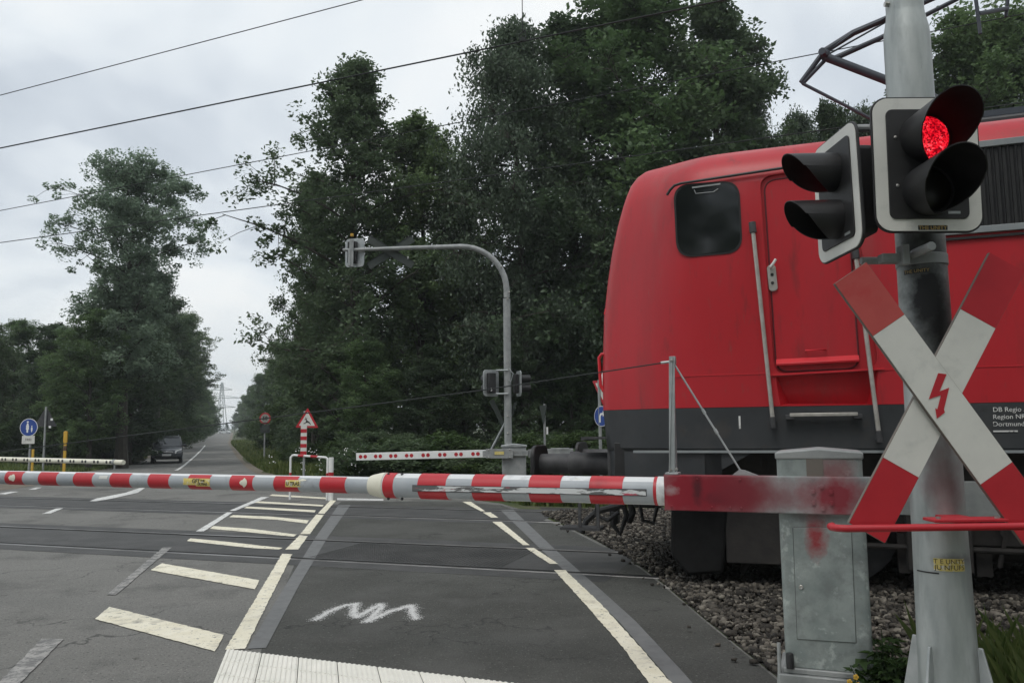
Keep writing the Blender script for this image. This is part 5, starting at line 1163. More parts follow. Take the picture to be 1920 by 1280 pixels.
# ------------------------------------------------------------------ cars
def build_car(name, label, paint, loc, rz, yaw_plate=True):
    T = thing(name, label, 'car', loc, rz); CW = W[T.name]          # +x = forward, minivan 4.3 x 1.75 x 1.65
    L2, wd = 2.15, .87
    prof = [(-L2, .35), (-L2, .75), (-L2+.05, 1.05), (-L2+.15, 1.08), (-1.9, 1.1), (-1.0, 1.05), (.6, 1.02), (1.25, .98), (1.75, .88), (2.05, .72), (L2, .62), (L2+.02, .38), (2.0, .25), (-2.0, .25)]
    mb = MB(CW); rows = []
    for s_, fy, fz in ((-1, wd-.08, .97), (-1, wd, 1), (1, wd, 1), (1, wd-.08, .97)):
        rows.append([(x*(1 if fz == 1 else .985), s_*fy, z*(1 if fz == 1 else .99)) for x, z in prof])
    n = len(prof)
    mb.add([p for r_ in rows for p in r_], [tuple(range(n-1, -1, -1)), tuple(3*n+i for i in range(n))]+[(i*n+j, i*n+(j+1) % n, (i+1)*n+(j+1) % n, (i+1)*n+j) for i in range(3) for j in range(n)])
    import bmesh
    B = mb.build('body', M_[paint], T, bevel=.04)
    b_ = bmesh.new(); b_.from_mesh(B.data); bmesh.ops.recalc_face_normals(b_, faces=b_.faces); b_.to_mesh(B.data); b_.free()
    def gh(x0b, x1b, x0t, x1t, zb, zt_, wb, wt):
        return [(x0b, -wb, zb), (x1b, -wb, zb), (x1b, wb, zb), (x0b, wb, zb), (x0t, -wt, zt_), (x1t, -wt, zt_), (x1t, wt, zt_), (x0t, wt, zt_)], [(3, 2, 1, 0), (4, 5, 6, 7), (0, 1, 5, 4), (1, 2, 6, 5), (2, 3, 7, 6), (3, 0, 4, 7)]
    mb = MB(CW); mb.add(*gh(-2.05, 1.12, -1.75, .32, 1.0, 1.58, .83, .66)); mb.build('windows', M_['glass_car'], T, bevel=.03)
    mb = MB(CW); mb.add(*gh(-1.85, .42, -1.7, .22, 1.56, 1.63, .69, .58)); 
    for s_ in (-1, 1):
        for (xa, xb) in ((1.16, .36), (-2.06, -1.78), (-.35, -.42), (-1.25, -1.2)): mb.beam((xa, s_*.835, 1.0), (xb, s_*.672, 1.585), .05, .07, (0, 1, 0))
    RF = mb.build('roof', M_[paint], T, bevel=.02)
    mb = MB(CW)
    for s_ in (-1, 1): mb.tube([(-1.5, s_*.60, 1.63), (-1.4, s_*.6, 1.69), (.0, s_*.6, 1.68), (.1, s_*.6, 1.62)], .02, 8)
    mb.build('roof_rail', M_['galv'], RF)
    for s_ in (-1, 1):
        mb = MB(CW); mb.add([(2.0, s_*.83, .62), (2.14, s_*.46, .60), (2.10, s_*.46, .76), (1.82, s_*.80, .86), (1.9, s_*.86, .72)], [(0, 1, 2, 3, 4), (4, 3, 2, 1, 0)]); mb.v = [v+CW.to_3x3() @ Vector((.035, 0, .01)) for v in mb.v]; mb.build('headlight', M_['white_clean'], T)
        mb = MB(CW); mb.box((.95, s_*.98, 1.06), (.12, .2, .13)); mb.build('mirror', M_[paint], T, bevel=.03)
        for x in (1.35, -1.3):
            mb = MB(CW); mb.lathe([(.0, 0), (.2, 0), (.22, .02), (.31, .02), (.32, -.0), (.32, -.18), (.0, -.18)], (x, s_*.86, .32), (0, s_, 0), 24); wh = mb.build('wheel', M_['rubber'], T)
            mb = MB(CW); mb.lathe([(.0, .03), (.05, .03), (.2, .015), (.21, .0)], (x, s_*.865, .32), (0, s_, 0), 20); mb.build('rim', M_['galv'], wh)
    mb = MB(CW); mb.box((2.165, 0, .70), (.03, .74, .05)); mb.box((2.16, 0, .765), (.03, .55, .02)); mb.lathe([(.0, .0), (.05, 0), (.05, .02), (0, .02)], (2.175, 0, .72), (1, 0, 0), 14); mb.build('grille', M_['chrome'], T)
    mb = MB(CW); mb.box((2.17, 0, .40), (.03, 1.2, .12)); mb.build('air_intake', M_['black'], T)
    mb = MB(CW); mb.box((2.195, 0, .52), (.02, .50, .11)); mb.build('number_plate', M_['white_clean'], T, smooth=False)
    return T
pc = gpp(313, 869)
print('car depth', pc)
hd = Vector((545/F, -1, 0)).normalized()
build_car('car', 'dark minivan with headlights approaching in the oncoming lane', 'car_paint', (pc.x-.85, pc.y+2.0, pc.z), math.atan2(hd.y, hd.x)+R(2))
pf = xg(421, 290); build_car('car', 'tiny white car far away at the end of the road', 'car_silver', (pf.x, pf.y, pf.z), math.atan2(hd.y, hd.x)+R(60))

# ------------------------------------------------------------------ lattice pylon far behind
Yp = 620; pp_ = xg(414, Yp); ztp = at(413, 717, Yp).z; zb3 = pp_.z-3
PY = thing('power_pylon', 'pale lattice power pylon in the gap above the road', 'power pylon', (pp_.x, pp_.y, zb3)); mb = MB()
Hh = ztp-zb3
def pw(f): return 3.6*(1-f)**1.1+.5
for sx in (-1, 1):
    for sy in (-1, 1): mb.tube([(pp_.x+sx*pw(f), Yp+sy*pw(f), zb3+Hh*f) for f in (0, .25, .5, .75, 1)], .28, 4)
fs_ = np.linspace(0, .95, 12)
for f0, f1 in zip(fs_, fs_[1:]):
    for s_ in (-1, 1):
        mb.tube([(pp_.x-s_*pw(f0), Yp-pw(f0), zb3+Hh*f0), (pp_.x+s_*pw(f1), Yp-pw(f1), zb3+Hh*f1)], .16, 4)
mb.build('tower', M_['pylon'], PY)
for f, wl_ in ((.52, 11), (.70, 14), (.86, 8)):
    mb = MB(); z = zb3+Hh*f
    mb.tube([(pp_.x-wl_, Yp, z), (pp_.x+wl_, Yp, z)], .25, 4); mb.tube([(pp_.x-wl_, Yp, z), (pp_.x, Yp, z+2.2), (pp_.x+wl_, Yp, z)], .18, 4); mb.build('cross_arm', M_['pylon'], PY)

# ------------------------------------------------------------------ overhead line
wires = [('contact', (0, 278), (1165, 40), 8.92, .010, 'lower overhead wire of the nearer track, the thickest of the four'),
         ('msg', (0, 179), (680, 0), 8.92, .0065, 'uppermost overhead wire, leaving the top of the picture left of centre'),
         ('msg2', (0, 395), (560, 294), 13.17, .008, 'third overhead wire from the top, passing behind the left oak crown'),
         ('contact2', (0, 455), (490, 388), 13.17, .009, 'lowest overhead wire, passing behind the left oak crown')]
for nm, a, b, d_, r_, lb in wires:
    A = onp(*a, d_); B = onp(*b, d_); dv = B-A
    if nm == 'msg2': B = onp(1500, 107, d_); dv = B-A
    P0 = A-dv.normalized()*30; P1 = A+dv.normalized()*60
    t_ = thing('overhead_wire', lb, 'overhead wire', P0); mb = MB(); n_ = 12
    mb.tube([P0.lerp(P1, i/n_)+Vector((0, 0, -.0)) for i in range(n_+1)], r_, 6); wo_ = mb.build('wire', M_['wire'], t_)
    if nm == 'contact':
        mb = MB(); q = onp(980, 74, d_); mb.tube([q+Vector((0, 0, .95)), q+Vector((0, 0, .12))], .006, 6); mb.tube([q+Vector((.03, 0, .12)), q+Vector((-.05, 0, .05)), q+Vector((-.03, 0, -.03)), q+Vector((.04, 0, .0)), q+Vector((.03, 0, .12))], .008, 6); mb.box(q, (.05, .03, .05)); mb.build('dropper', M_['wire'], t_)
# ------------------------------------------------------------------ vegetation
def make_leaves(cent, rad, nper, size, seed, flat=.75, droop=0.0, elong=1.5, clump_tint=None):
    g_ = np.random.default_rng(seed); n = len(cent); idx = np.repeat(np.arange(n), nper); m_ = len(idx)
    d = g_.normal(size=(m_, 3)); d /= np.linalg.norm(d, axis=1)[:, None]
    rr_ = rad[idx]*g_.uniform(.15, 1, m_)**.45
    P = cent[idx]+d*rr_[:, None]*np.array([1, 1, flat])
    if droop: P[:, 2] -= droop*np.abs(g_.normal(size=m_))*rr_*1.2
    u = g_.normal(size=(m_, 3)); u[:, 2] = u[:, 2]*.5-droop*1.6; u /= np.linalg.norm(u, axis=1)[:, None]
    nn_ = g_.normal(size=(m_, 3)); nn_[:, 2] = np.abs(nn_[:, 2])+.5; v = np.cross(nn_, u); v /= np.linalg.norm(v, axis=1)[:, None]
    s_ = size*g_.uniform(.6, 1.35, m_)[:, None]
    a = P-u*s_*.5*elong; b = P+v*s_*.42; c = P+u*s_*.5*elong; e = P-v*s_*.42
    V = np.stack([a, b, c, e], 1).reshape(-1, 3); Fq = np.arange(4*m_).reshape(-1, 4)
    ct = g_.uniform(0, 1, n) if clump_tint is None else clump_tint
    tint = np.clip(ct[idx]*.65+g_.uniform(0, .45, m_)-.05, 0, 1)
    return V, Fq, tint
def tree(name, label, cat, seed, H, env, trunk_r, limbs, subs, nper, lsize, crad, leaf, z0=.12, droop=0, rise=.18, lean=(0, 0), gap=.0, elong=1.5, flat=.75, forks=0, group=None, fill=0):
    """env: list of (height fraction, radius)"""
    rd = random.Random(seed); T = thing(name, label, cat, (0, 0, 0), 0, group)
    ef = [a for a, b in env]; er = [b for a, b in env]
    lob = [rd.uniform(0, 6.3) for _ in range(6)]
    def er_(f, az): return float(np.interp(f, ef, er))*(1+.13*math.sin(az*2+lob[0]+f*5)+.12*math.sin(az*3+lob[1]-f*9)+.10*math.sin(az*5+lob[2]+f*17))
    mb = MB(); tp_ = []; k_ = 14
    for i in range(k_+1):
        f = i/k_; tp_.append(Vector((lean[0]*f*f+.18*math.sin(f*5+lob[3])*f*1.5, lean[1]*f*f+.18*math.sin(f*4+lob[4])*f*1.5, H*.93*f)))
    trr = [trunk_r*(1.35 if i == 0 else 1)*(1-.93*(i/k_)**1.1)+.012 for i in range(k_+1)]
    mb.tube(tp_, trr, 9)
    def tpos(f): x = f*k_; i = min(int(x), k_-1); return tp_[i].lerp(tp_[i+1], x-i)
    cents = []; rads = []; tints = []
    for li in range(limbs):
        f = z0+(.97-z0)*((li+.5)/limbs)**.9; az = li*2.39996+rd.uniform(-.5, .5); fe = min(.99, f+rise*rd.uniform(.3, 1.2)*(1-f*.5))
        Rr = er_(fe, az)*(rd.uniform(.62, 1.0) if rd.random() < .82 else rd.uniform(1.0, 1.14 if H > 15.3 else 1.04))
        if Rr < .15: continue
        s_ = tpos(f/.93*.98 if f < .9 else .98); base = tpos(min(.99, fe)); e = Vector((base.x+Rr*math.cos(az), base.y+Rr*math.sin(az), H*fe-droop*Rr*.35))
        mid = s_.lerp(e, .45)+Vector((0, 0, Rr*.12+rd.uniform(-.1, .2))); r_l = max(.018, trunk_r*.34*(1-f)**.6*min(1, Rr/3+.3))
        pts_ = [s_.lerp(mid, t_)*(1-t_)+mid.lerp(e, t_)*t_ for t_ in (0, .25, .5, .75, 1)]
        mb.tube(pts_, [r_l, r_l*.8, r_l*.6, r_l*.4, r_l*.2], 5, False)
        lt_ = rd.uniform(0, 1)
        for sj in range(subs):
            t_ = rd.uniform(.28, 1.0); q = s_.lerp(mid, t_)*(1-t_)+mid.lerp(e, t_)*t_
            dv = Vector((rd.gauss(0, 1), rd.gauss(0, 1), rd.gauss(.15, .7)))
            dv = dv.normalized()*rd.uniform(.35, 1.0)*(.45+Rr*.26)
            c = q+dv; fz = c.z/H; rmax = er_(max(.0, min(1, fz)), math.atan2(c.y, c.x))*1.22+.2; ax_ = tpos(min(.99, max(0, fz))); h_ = math.hypot(c.x-ax_.x, c.y-ax_.y)
            if h_ > rmax: c.x = ax_.x+(c.x-ax_.x)*rmax/h_; c.y = ax_.y+(c.y-ax_.y)*rmax/h_
            if c.z < H*z0*.7: c.z = H*z0*.7+rd.uniform(0, .6)
            if rd.random() < gap: continue
            mb.tube([q, q.lerp(c, .5)+Vector((0, 0, .06)), c], [.016, .011, .006], 3, False)
            cents.append(tuple(c)); rads.append(crad*rd.uniform(.55, 1.3)); tints.append(min(1, max(0, lt_*.5+rd.uniform(0, .6))))
            if rd.random() < .5: cents.append(tuple(q.lerp(c, .55))); rads.append(crad*rd.uniform(.5, .9)); tints.append(lt_*.6+.1)
    mb.build('trunk', M_['bark'], T)
    V, Fq, ti2 = make_leaves(np.array(cents), np.array(rads), nper, lsize, seed, flat=flat, droop=droop, elong=elong, clump_tint=np.array(tints))
    scatter_mesh('crown', M_[leaf], V, Fq, None, T, tint=ti2)
    return T
USED = set()
def put(T, px, Y, H, Hp, rz=0, sxy=1.0, label=None, group=None, sink=0, first=None):
    o = copy_tree(T) if T.name in USED else T
    USED.add(T.name)
    p = xg(px, Y); s_ = H/Hp; o.location = (p.x, p.y, p.z-.05-sink); o.scale = (s_*sxy, s_*sxy, s_); o.rotation_euler = (0, 0, rz)
    if label: o['label'] = label
    if group: o['group'] = group
    return o
def Hat(px, py, Y): return at(px, py, Y).z-gz(Y)
LOB = 'tall dark broadleaf tree standing in the dense wood behind the crossing'; GW = 'trees of the dense wood'
# prototypes ---------------------------------------------------------------
oakL = tree('oak_tree', 'tall oak with a wide round crown on a narrow waist left of the road', 'tree', 11, 16.5,
            [(0, .1), (.16, 1.2), (.3, 3.2), (.46, 3.1), (.56, 2.6), (.62, 2.7), (.70, 3.4), (.80, 3.8), (.88, 3.7), (.95, 2.9), (1, 1.5)], .30, 50, 24, 46, .105, .40, 'leaf_pale', z0=.24, rise=.14, gap=.08)
denseA = tree('broadleaf_tree', LOB, 'tree', 21, 15.0, [(0, 1.0), (.1, 2.6), (.3, 3.8), (.55, 3.9), (.75, 3.1), (.9, 1.9), (1, .5)], .24, 44, 22, 46, .115, .44, 'leaf_oak', z0=.08, gap=.12, group=GW)
denseB = tree('broadleaf_tree', LOB, 'tree', 37, 15.0, [(0, .8), (.15, 2.8), (.4, 3.3), (.6, 3.6), (.8, 3.0), (.92, 2.0), (1, .8)], .22, 42, 22, 46, .11, .42, 'leaf_light', z0=.10, gap=.12, group=GW)
roadA = tree('roadside_tree', 'roadside tree with a bare lower trunk left of the road', 'tree', 61, 15.0, [(0, .1), (.18, .8), (.3, 2.6), (.5, 3.4), (.75, 3.0), (.9, 1.9), (1, .6)], .22, 42, 22, 46, .11, .42, 'leaf_oak', z0=.26, group='left roadside trees')
spireA = tree('oak_tree', 'large oak with ragged top rising above the tip of the curved mast', 'tree', 53, 15.6,
            [(0, .4), (.12, 2.0), (.28, 3.2), (.45, 3.6), (.62, 3.4), (.72, 3.1), (.80, 2.2), (.88, 1.5), (.95, .8), (1, .3)], .28, 54, 22, 44, .105, .40, 'leaf_oak', z0=.08, rise=.12, gap=.2)
birch = tree('birch_tree', 'airy birch with drooping twigs and fine leaves rising over the wood left of the locomotive', 'tree', 71, 17.0,
            [(0, .2), (.2, 1.8), (.4, 3.0), (.6, 3.1), (.78, 2.5), (.9, 1.6), (1, .4)], .17, 54, 20, 46, .085, .46, 'leaf_birch', z0=.16, droop=.85, rise=.10, gap=.14, elong=1.7, flat=1.1)
bushA = tree('shrub', 'leafy dark green shrub at the foot of the wood', 'shrub', 83, 3.0, [(0, 1.2), (.3, 1.7), (.7, 1.5), (1, .5)], .05, 24, 11, 60, .095, .42, 'leaf_bush', z0=.08, group='shrubs at the foot of the wood')
bushB = tree('shrub', 'leafy dark green shrub at the foot of the wood', 'shrub', 87, 3.0, [(0, 1.0), (.3, 1.4), (.7, 1.6), (1, .8)], .05, 22, 11, 60, .085, .42, 'leaf_oak', z0=.05, group='shrubs at the foot of the wood')
HP = {id(oakL): 16.5}
# left side ------------------------------------------------------------------
put(oakL, 226, 42, Hat(226, 303, 42), 16.5, .4)
rr = random.Random(5)
for px, Y, py, T, hp, sx, lab_ in (
    (165, 40, 580, denseB, 15, 1.1, 'bushy light green tree in front of the tall left oak, on its left'),
    (292, 62, 520, roadA, 15, 1.0, 'dark green tree right of the tall left oak beside the approaching car'),
    (240, 47, 540, roadA, 15, 1.15, 'mid green tree filling the waist of the tall left oak'),
    (262, 56, 600, roadA, 15, 1.3, 'broad tree behind the approaching car'),
    (318, 78, 600, roadA, 15, 1.15, 'dark tree at the right end of the left group reaching towards the road'),
    (118, 41, 612, denseB, 15, 1.0, 'light green crown just left of the tall left oak trunk'),
    (326, 92, 590, roadA, 15, 1.3, 'roadside tree leaning over the oncoming lane far behind the car'),
    (300, 76, 560, roadA, 15, 1.25, 'tall roadside tree above and behind the approaching car'),
    (90, 44, 608, denseA, 15, 1.2, 'low broad dark tree at the left behind the blue footway sign'),
    (20, 50, 600, denseB, 15, 1.1, 'thin topped tree at the left edge of the picture'),
    (-50, 46, 590, denseA, 15, 1.3, None)):
    put(T, px, Y, Hat(px, py, Y), hp, rr.uniform(0, 6), sx, lab_ or 'tree cut off by the left edge of the picture', 'left roadside trees')
for i, (px, Y, py) in enumerate([(336, 95, 650), (352, 115, 680), (368, 145, 705), (380, 180, 730), (389, 230, 745), (396, 290, 758), (300, 84, 640), (262, 74, 640), (205, 66, 650), (120, 62, 655), (50, 64, 660), (-20, 66, 650), (170, 58, 700), (80, 56, 700), (5, 58, 700)]):
    put([roadA, denseB][i % 2] if px > 200 else [denseA, denseB][i % 2], px, Y, Hat(px, py, Y), 15, rr.uniform(0, 6), 1.25, 'dark roadside tree in the row receding left of the road', 'row of trees left of the road')
# right side: receding row
for i, (px, Y, py) in enumerate([(600, 52, 540), (572, 64, 600), (528, 80, 640), (505, 100, 675), (487, 130, 700), (472, 165, 722), (459, 215, 740), (449, 280, 757), (440, 320, 775), (425, 332, 792), (412, 345, 795), (620, 62, 600), (575, 90, 650)]):
    put([denseB, denseA][i % 2], px, Y, Hat(px, py, Y), 15, rr.uniform(0, 6), 1.0, 'dark roadside tree in the row receding right of the road', 'row of trees right of the road')
# the wood, front row by silhouette
put(spireA, 664, 30, Hat(655, 112, 30), 15.6, 3.4, .95)
put(birch, 985, 29, Hat(985, 30, 29), 17, 1.0, 1.02)
front = [(785, 31, 225, denseB, .95, 'dense tree with a rounded light green top between the ragged oak and the birch'), (588, 34, 330, denseA, .70, 'dark tree at the far left of the wood, beside the ragged oak'),
         (868, 33, 285, birch, .8, 'slender birch with hanging twigs at the left shoulder of the tall birch'), (1080, 31, 40, denseA, 1.0, None), (1235, 30, -40, denseB, 1.05, 'tall dark tree rising out of the top of the picture above the cab window'), (1355, 31, 10, denseA, .95, 'tall dark tree above the locomotive roof behind the cab door'),
         (1440, 33, 135, birch, .8, 'pale birch top showing between the tall trees and the pantograph'), (1590, 30, 195, denseA, .55, 'low tree top under the pantograph arms'), (1520, 34, 200, birch, .75, 'drooping birch top behind the folded pantograph'), (1660, 31, 190, birch, .8, None),
         (1760, 29, 95, spireA, .75, 'sparse oak top right of the signal post'), (1880, 28, 30, denseB, .9, 'leafy tree at the right edge of the picture'), (1830, 30, 165, denseA, .9, None), (1960, 29, 40, denseA, 1.0, None)]
for px, Y, py, T, sx, lab_ in front:
    hp = {'birch_tree': 17.0, 'oak_tree': 15.6}.get(T.name.split('.')[0], 15.0)
    put(T, px, Y, Hat(px, py, Y), hp, rr.uniform(0, 6), sx, lab_ or LOB, GW)
# inner rows that close the wood
for i in range(44):
    px = 555+i*32+rr.uniform(-14, 14); Y = [27.5, 34, 40, 47][i % 4]+rr.uniform(-1.2, 1.2)
    topl = float(np.interp(px, [540, 620, 700, 850, 950, 1080, 1250, 1400, 1480, 1700, 1960], [600, 590, 560, 520, 480, 460, 440, 420, 420, 440, 400]))+rr.uniform(-25, 70)
    if Y < 30: topl += 190
    if px < 640: continue
    put([denseA, denseB, denseA][i % 3], px, Y, max(4.5, Hat(px, topl, Y)), 15, rr.uniform(0, 6), rr.uniform(1.0, 1.25), LOB, GW)
# shrubs at the foot
for i in range(46):
    px = 560+i*23+rr.uniform(-10, 10); Y = rr.uniform(23.5, 26.5) if px > 640 else rr.uniform(30, 36)
    put([bushA, bushB][i % 2], px, Y, rr.uniform(.7, 1.5)*(1 if px > 640 else 1.0), 3.0, rr.uniform(0, 6), rr.uniform(1.2, 1.6), 'leafy dark green shrub at the foot of the wood', 'shrubs at the foot of the wood')
for i, (px, Y, h) in enumerate([(690, 21, 1.0), (740, 21, 1.1), (790, 20.5, 1.1), (840, 20.5, 1.2), (880, 20.5, 1.0), (905, 20, .9), (985, 19.5, .8), (1040, 19.5, .8), (1090, 19, .9)]):
    put([bushB, bushA][i % 2], px, Y, h, 3.0, rr.uniform(0, 6), 2.1, 'low bramble bush beyond the white barrier arm', 'low brambles beyond the tracks')
for i, (px, Y, h) in enumerate([(525, 70, 3.6), (500, 90, 3.2), (560, 60, 4.0), (585, 52, 3.2), (480, 120, 3.0), (600, 46, 3.0), (466, 160, 3)]):
    put([bushA, bushB][i % 2], px, Y, h, 3.0, rr.uniform(0, 6), 1.3, 'light green roadside bush below the trees right of the road', 'bushes right of the road')
for i, (px, Y, h) in enumerate([(318, 86, 4.2), (338, 105, 4.2), (355, 130, 4.2), (368, 160, 4.5), (379, 200, 4.5), (388, 260, 4.5), (300, 74, 3.4), (345, 118, 5), (362, 145, 5)]):
    put([bushA, bushB][i % 2], px, Y, h, 3.0, rr.uniform(0, 6), 1.3, 'far bush in the undergrowth at the left edge of the road', 'far bushes left of the road')
for i, px in enumerate([-30, 10, 45, 95, 140, 175, 205, 228]):
    Y = rr.uniform(44, 52) if px < 270 else 62+i*3; put([bushA, bushB][i % 2], px, Y, rr.uniform(1.6, 3.0), 3.0, rr.uniform(0, 6), 1.4, 'green undergrowth bush under the trees left of the road', 'undergrowth left of the road')
# grass ---------------------------------------------------------------------
def grass(name, pts_fn, n, h, seed, w_=.012, dens=1):
    g_ = np.random.default_rng(seed); P = pts_fn(g_, n); m_ = len(P)
    hh = h*g_.uniform(.4, 1.2, m_)*(P[:, 3] if P.shape[1] > 3 else 1); az = g_.uniform(0, 6.28, m_); ln = g_.uniform(.1, .6, m_)*hh
    ww = w_*(1+P[:, 1]/10)
    s_ = np.stack([np.cos(az), np.sin(az), 0*az], 1); l_ = np.stack([-np.sin(az), np.cos(az), 0*az], 1)
    b0 = P[:, :3]-s_*ww[:, None]; b1 = P[:, :3]+s_*ww[:, None]; tp2 = P[:, :3]+l_*ln[:, None]; tp2[:, 2] += hh
    md = P[:, :3]+l_*(ln*.3)[:, None]; md[:, 2] += hh*.6
    V = np.stack([b0, b1, md+s_*ww[:, None]*.6, tp2], 1).reshape(-1, 3); Fq = np.arange(4*m_).reshape(-1, 4)
    return scatter_mesh(name, M_['leaf_grass'], V, Fq, 'stuff', None, tint=g_.uniform(0, 1, m_))
def f_right(g_, n):
    y = 21.5+108*g_.uniform(0, 1, n*2)**1.8; xr_ = np.array([xr(q) for q in y]); x = xr_+.5+g_.uniform(0, 1, n*2)**1.3*(4+y*.10); z = np.array([gz(q) for q in y]); return np.stack([x, y, z, .7+.5*np.sin(x*1.3)*np.sin(y*.9)], 1)
tag(grass('grass', f_right, 45000, .42, 1, .014), 'rough grass on the verge right of the far road', 'grass')
def f_mid(g_, n):
    x = g_.uniform(-3, 9, n); y = g_.uniform(15.2, 23.5, n); d = x*nv.x+y*nv.y; k = (d > 14.9) & (x > np.array([xr(q) for q in y])+.3); return np.stack([x, y, 0*x, .7+.5*np.sin(x*1.7)*np.sin(y*1.3)], 1)[k]
tag(grass('grass', f_mid, 60000, .34, 2, .010), 'grass strip beyond the farther track', 'grass')
def f_left(g_, n):
    y = g_.uniform(22.5, 60, n); xl_ = np.array([xl(q) for q in y]); x = xl_-.3-g_.uniform(0, 1, n)**1.2*14; z = np.array([gz(q) for q in y]); return np.stack([x, y, z, .6+.5*np.sin(x*.8)*np.sin(y*.6)], 1)
tag(grass('grass', f_left, 50000, .40, 3, .016), 'rough grass under the trees left of the road', 'grass')
def f_near(g_, n):
    c = at(1950, 1290, 3.9); x = c.x+g_.normal(0, .22, n)+.05; y = 3.75+g_.normal(0, .35, n); k = (x > 2.18); return np.stack([x, y, 0*x+.02, np.ones(n)], 1)[k]
tag(grass('grass', f_near, 3500, .40, 4, .004), 'tuft of long grass at the lower right corner', 'grass')
# flowering weeds: white umbels near the guard rail
def f_fl(g_, n):
    px = g_.uniform(640, 705, n); y = g_.uniform(19.5, 22, n); x = (px-960)/F*y; return x, y
g_ = np.random.default_rng(8); x, y = f_fl(g_, 60); x2 = g_.uniform(-1, 1, 25)*.8+(570-960)/F*21; x = np.concatenate([x, x2]); y = np.concatenate([y, g_.uniform(20.5, 22, 25)])
x = x[::2]; y = y[::2]
mb = MB()
for a, b in zip(x, y):
    z = random.uniform(.45, 1.05)
    for q in range(5): mb.lathe([(.0, .0), (.015, .004), (.0, .008)], (a+random.gauss(0, .05), b+random.gauss(0, .05), z+random.gauss(0, .03)), (random.gauss(0, .3), -.5, 1), 6)
o = mb.build('flowers', M_['white_clean'], None, smooth=False, kind='stuff'); tag(o, 'white flower heads in the grass around the guard rail', 'flowers')
# leafy weed beside the cabinet
def weed(name, label, loc, h, n, lsz, seed):
    rd = random.Random(seed); T = thing(name, label, 'plant', loc); mb = MB(); V = []; Fq = []; tt_ = []; k = 0
    for i in range(n):
        az = rd.uniform(0, 6.3); r_ = rd.uniform(.05, .17); hh = h*rd.uniform(.5, 1.05); b = Vector(loc)+Vector((rd.gauss(0, .05), rd.gauss(0, .05), 0)); e = b+Vector((r_*math.cos(az)*1.1, r_*math.sin(az), hh))
        pts_ = [b, b.lerp(e, .5)+Vector((0, 0, .03)), e]; mb.tube(pts_, [.004, .003, .002], 4, False)
        for j in range(15):
            f = rd.uniform(.15, 1); c = b.lerp(e, f); a2 = rd.uniform(0, 6.3); L_ = lsz*rd.uniform(.6, 1.3)
            u = Vector((math.cos(a2), math.sin(a2), rd.uniform(-.45, .35))).normalized(); v = u.cross(Vector((0, 0, 1))).normalized(); up_ = v.cross(u)
            p = c+u*.012; w2 = L_*.26
            # lobed leaf: 3 blades
            for aa, sc in ((0, 1), (.75, .62), (-.75, .62)):
                uu = (u*math.cos(aa)+v*math.sin(aa)); vv_ = (v*math.cos(aa)-u*math.sin(aa))
                V += [p, p+uu*L_*.45*sc+vv_*w2*sc+up_*.008, p+uu*L_*sc-up_*L_*.15, p+uu*L_*.45*sc-vv_*w2*sc+up_*.008]; Fq.append((4*k, 4*k+1, 4*k+2, 4*k+3)); k += 1; tt_.append(rd.random())
    mb.build('stem', M_['leaf_bush'], T, smooth=False)
    lo_ = Vector(loc); scatter_mesh('leaves', M_['leaf_bush'], np.array([tuple(v-lo_) for v in V]), np.array(Fq), None, T, tint=np.array(tt_)); return T
w1 = at(1665, 1280, 4.25); weed('weed', 'leafy green weed growing between the cabinet and the signal post', (w1.x, 4.25, 0), .40, 26, .075, 3)
w2_ = at(1640, 1290, 4.15); weed('weed', 'smaller leafy weed at the right foot of the cabinet', (w2_.x, 4.12, 0), .22, 14, .06, 7)
w3_ = at(1690, 1290, 4.4); weed('weed', 'leafy weed close to the left side of the signal post', (w3_.x, 4.45, 0), .34, 16, .07, 9)
c = at(1602, 1273, 4.15); T = thing('flower', 'small yellow flowers at the foot of the cabinet', 'flower', (c.x, c.y, 0)); mb = MB(); st2 = MB()
for (px, py) in ((1604, 1268), (1592, 1277), (1608, 1283)):
    q = at(px, py, 4.12); st2.tube([(q.x, q.y+.02, 0), q], .002, 4)
    for k in range(5): a = 2*math.pi*k/5; mb.lathe([(.0, .0), (.007, .002), (.0, .004)], q+Vector((.008*math.cos(a), -.004, .008*math.sin(a))), (0, -1, .3), 8)
mb.build('petals', M_['yellow'], T); st2.build('stem', M_['leaf_bush'], T)

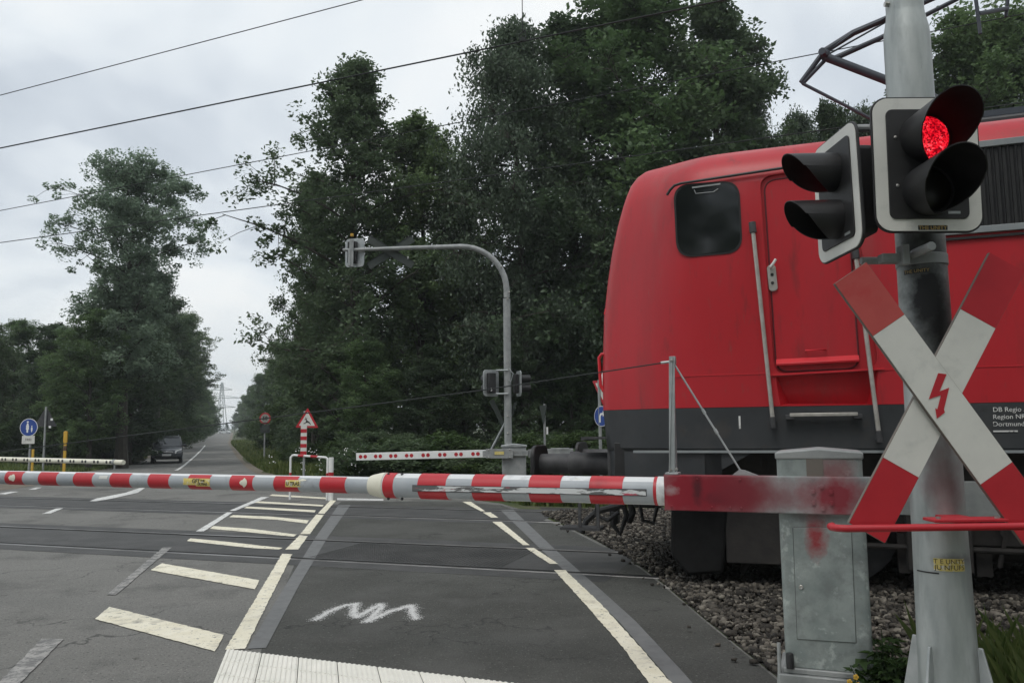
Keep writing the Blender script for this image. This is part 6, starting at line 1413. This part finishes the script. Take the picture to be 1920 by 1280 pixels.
# trees behind the photographer, seen only as the dark reflection in the cab window
for i, (x, y, h) in enumerate([(-26, -14, 14), (-19, -19, 16), (-12, -16, 15), (-4, -20, 17), (2, -15, 14), (9, -19, 16), (15, -13, 15), (21, -17, 16), (-33, -8, 13), (24, -6, 14), (28, 2, 14), (-8, -26, 18), (12, -27, 18)]):
    o = copy_tree([denseA, denseB, roadA][i % 3]); o.location = (x, y, -.05); q_ = h/15; o.scale = (q_*1.25, q_*1.25, q_); o.rotation_euler = (0, 0, i*1.3)
    o['label'] = 'tree on the near side of the crossing, mirrored dark in the cab window'; o['group'] = 'trees on the near side of the crossing'
# thin damp air
hz = MB(); hz.box((0, 330, 22), (1300, 780, 64)); HZ = hz.build('haze', M_['white_clean'], None, smooth=False, kind='stuff'); tag(HZ, 'thin pale damp air fading the farthest trees', 'haze')
m = bpy.data.materials.new('haze'); m.use_nodes = True; t = m.node_tree; t.nodes.clear(); out = N(t, 'ShaderNodeOutputMaterial'); pv = N(t, 'ShaderNodeVolumePrincipled')
pv.inputs['Density'].default_value = .0007; pv.inputs['Color'].default_value = (.88, .95, .97, 1); t.links.new(pv.outputs[0], out.inputs['Volume']); HZ.data.materials.clear(); HZ.data.materials.append(m)

# small fixings modelled together become one object each
def split_parts(names):
    for o in [q for q in bpy.data.objects if q.type == 'MESH' and q.name.split('.')[0] in names]:
        me = o.data; n = len(me.vertices); par = list(range(n))
        def fd(i):
            while par[i] != i: par[i] = par[par[i]]; i = par[i]
            return i
        for e in me.edges:
            a, b = fd(e.vertices[0]), fd(e.vertices[1])
            if a != b: par[a] = b
        groups = {}
        for p in me.polygons: groups.setdefault(fd(p.vertices[0]), []).append(tuple(p.vertices))
        if len(groups) < 2: continue
        for i, fs in enumerate(groups.values()):
            ids = sorted({v for f in fs for v in f}); mp = {v: k for k, v in enumerate(ids)}
            nm = bpy.data.meshes.new(me.name); nm.from_pydata([me.vertices[v].co for v in ids], [], [tuple(mp[v] for v in f) for f in fs]); nm.materials.append(me.materials[0])
            nm.shade_smooth(); nm.set_sharp_from_angle(angle=R(35))
            if i == 0: o.data = nm
            else: c = o.copy(); c.data = nm; C.objects.link(c)
split_parts({'bolt', 'red_reflector', 'reflector', 'keyhole', 'clip', 'red_band', 'coil_spring', 'insulator'})
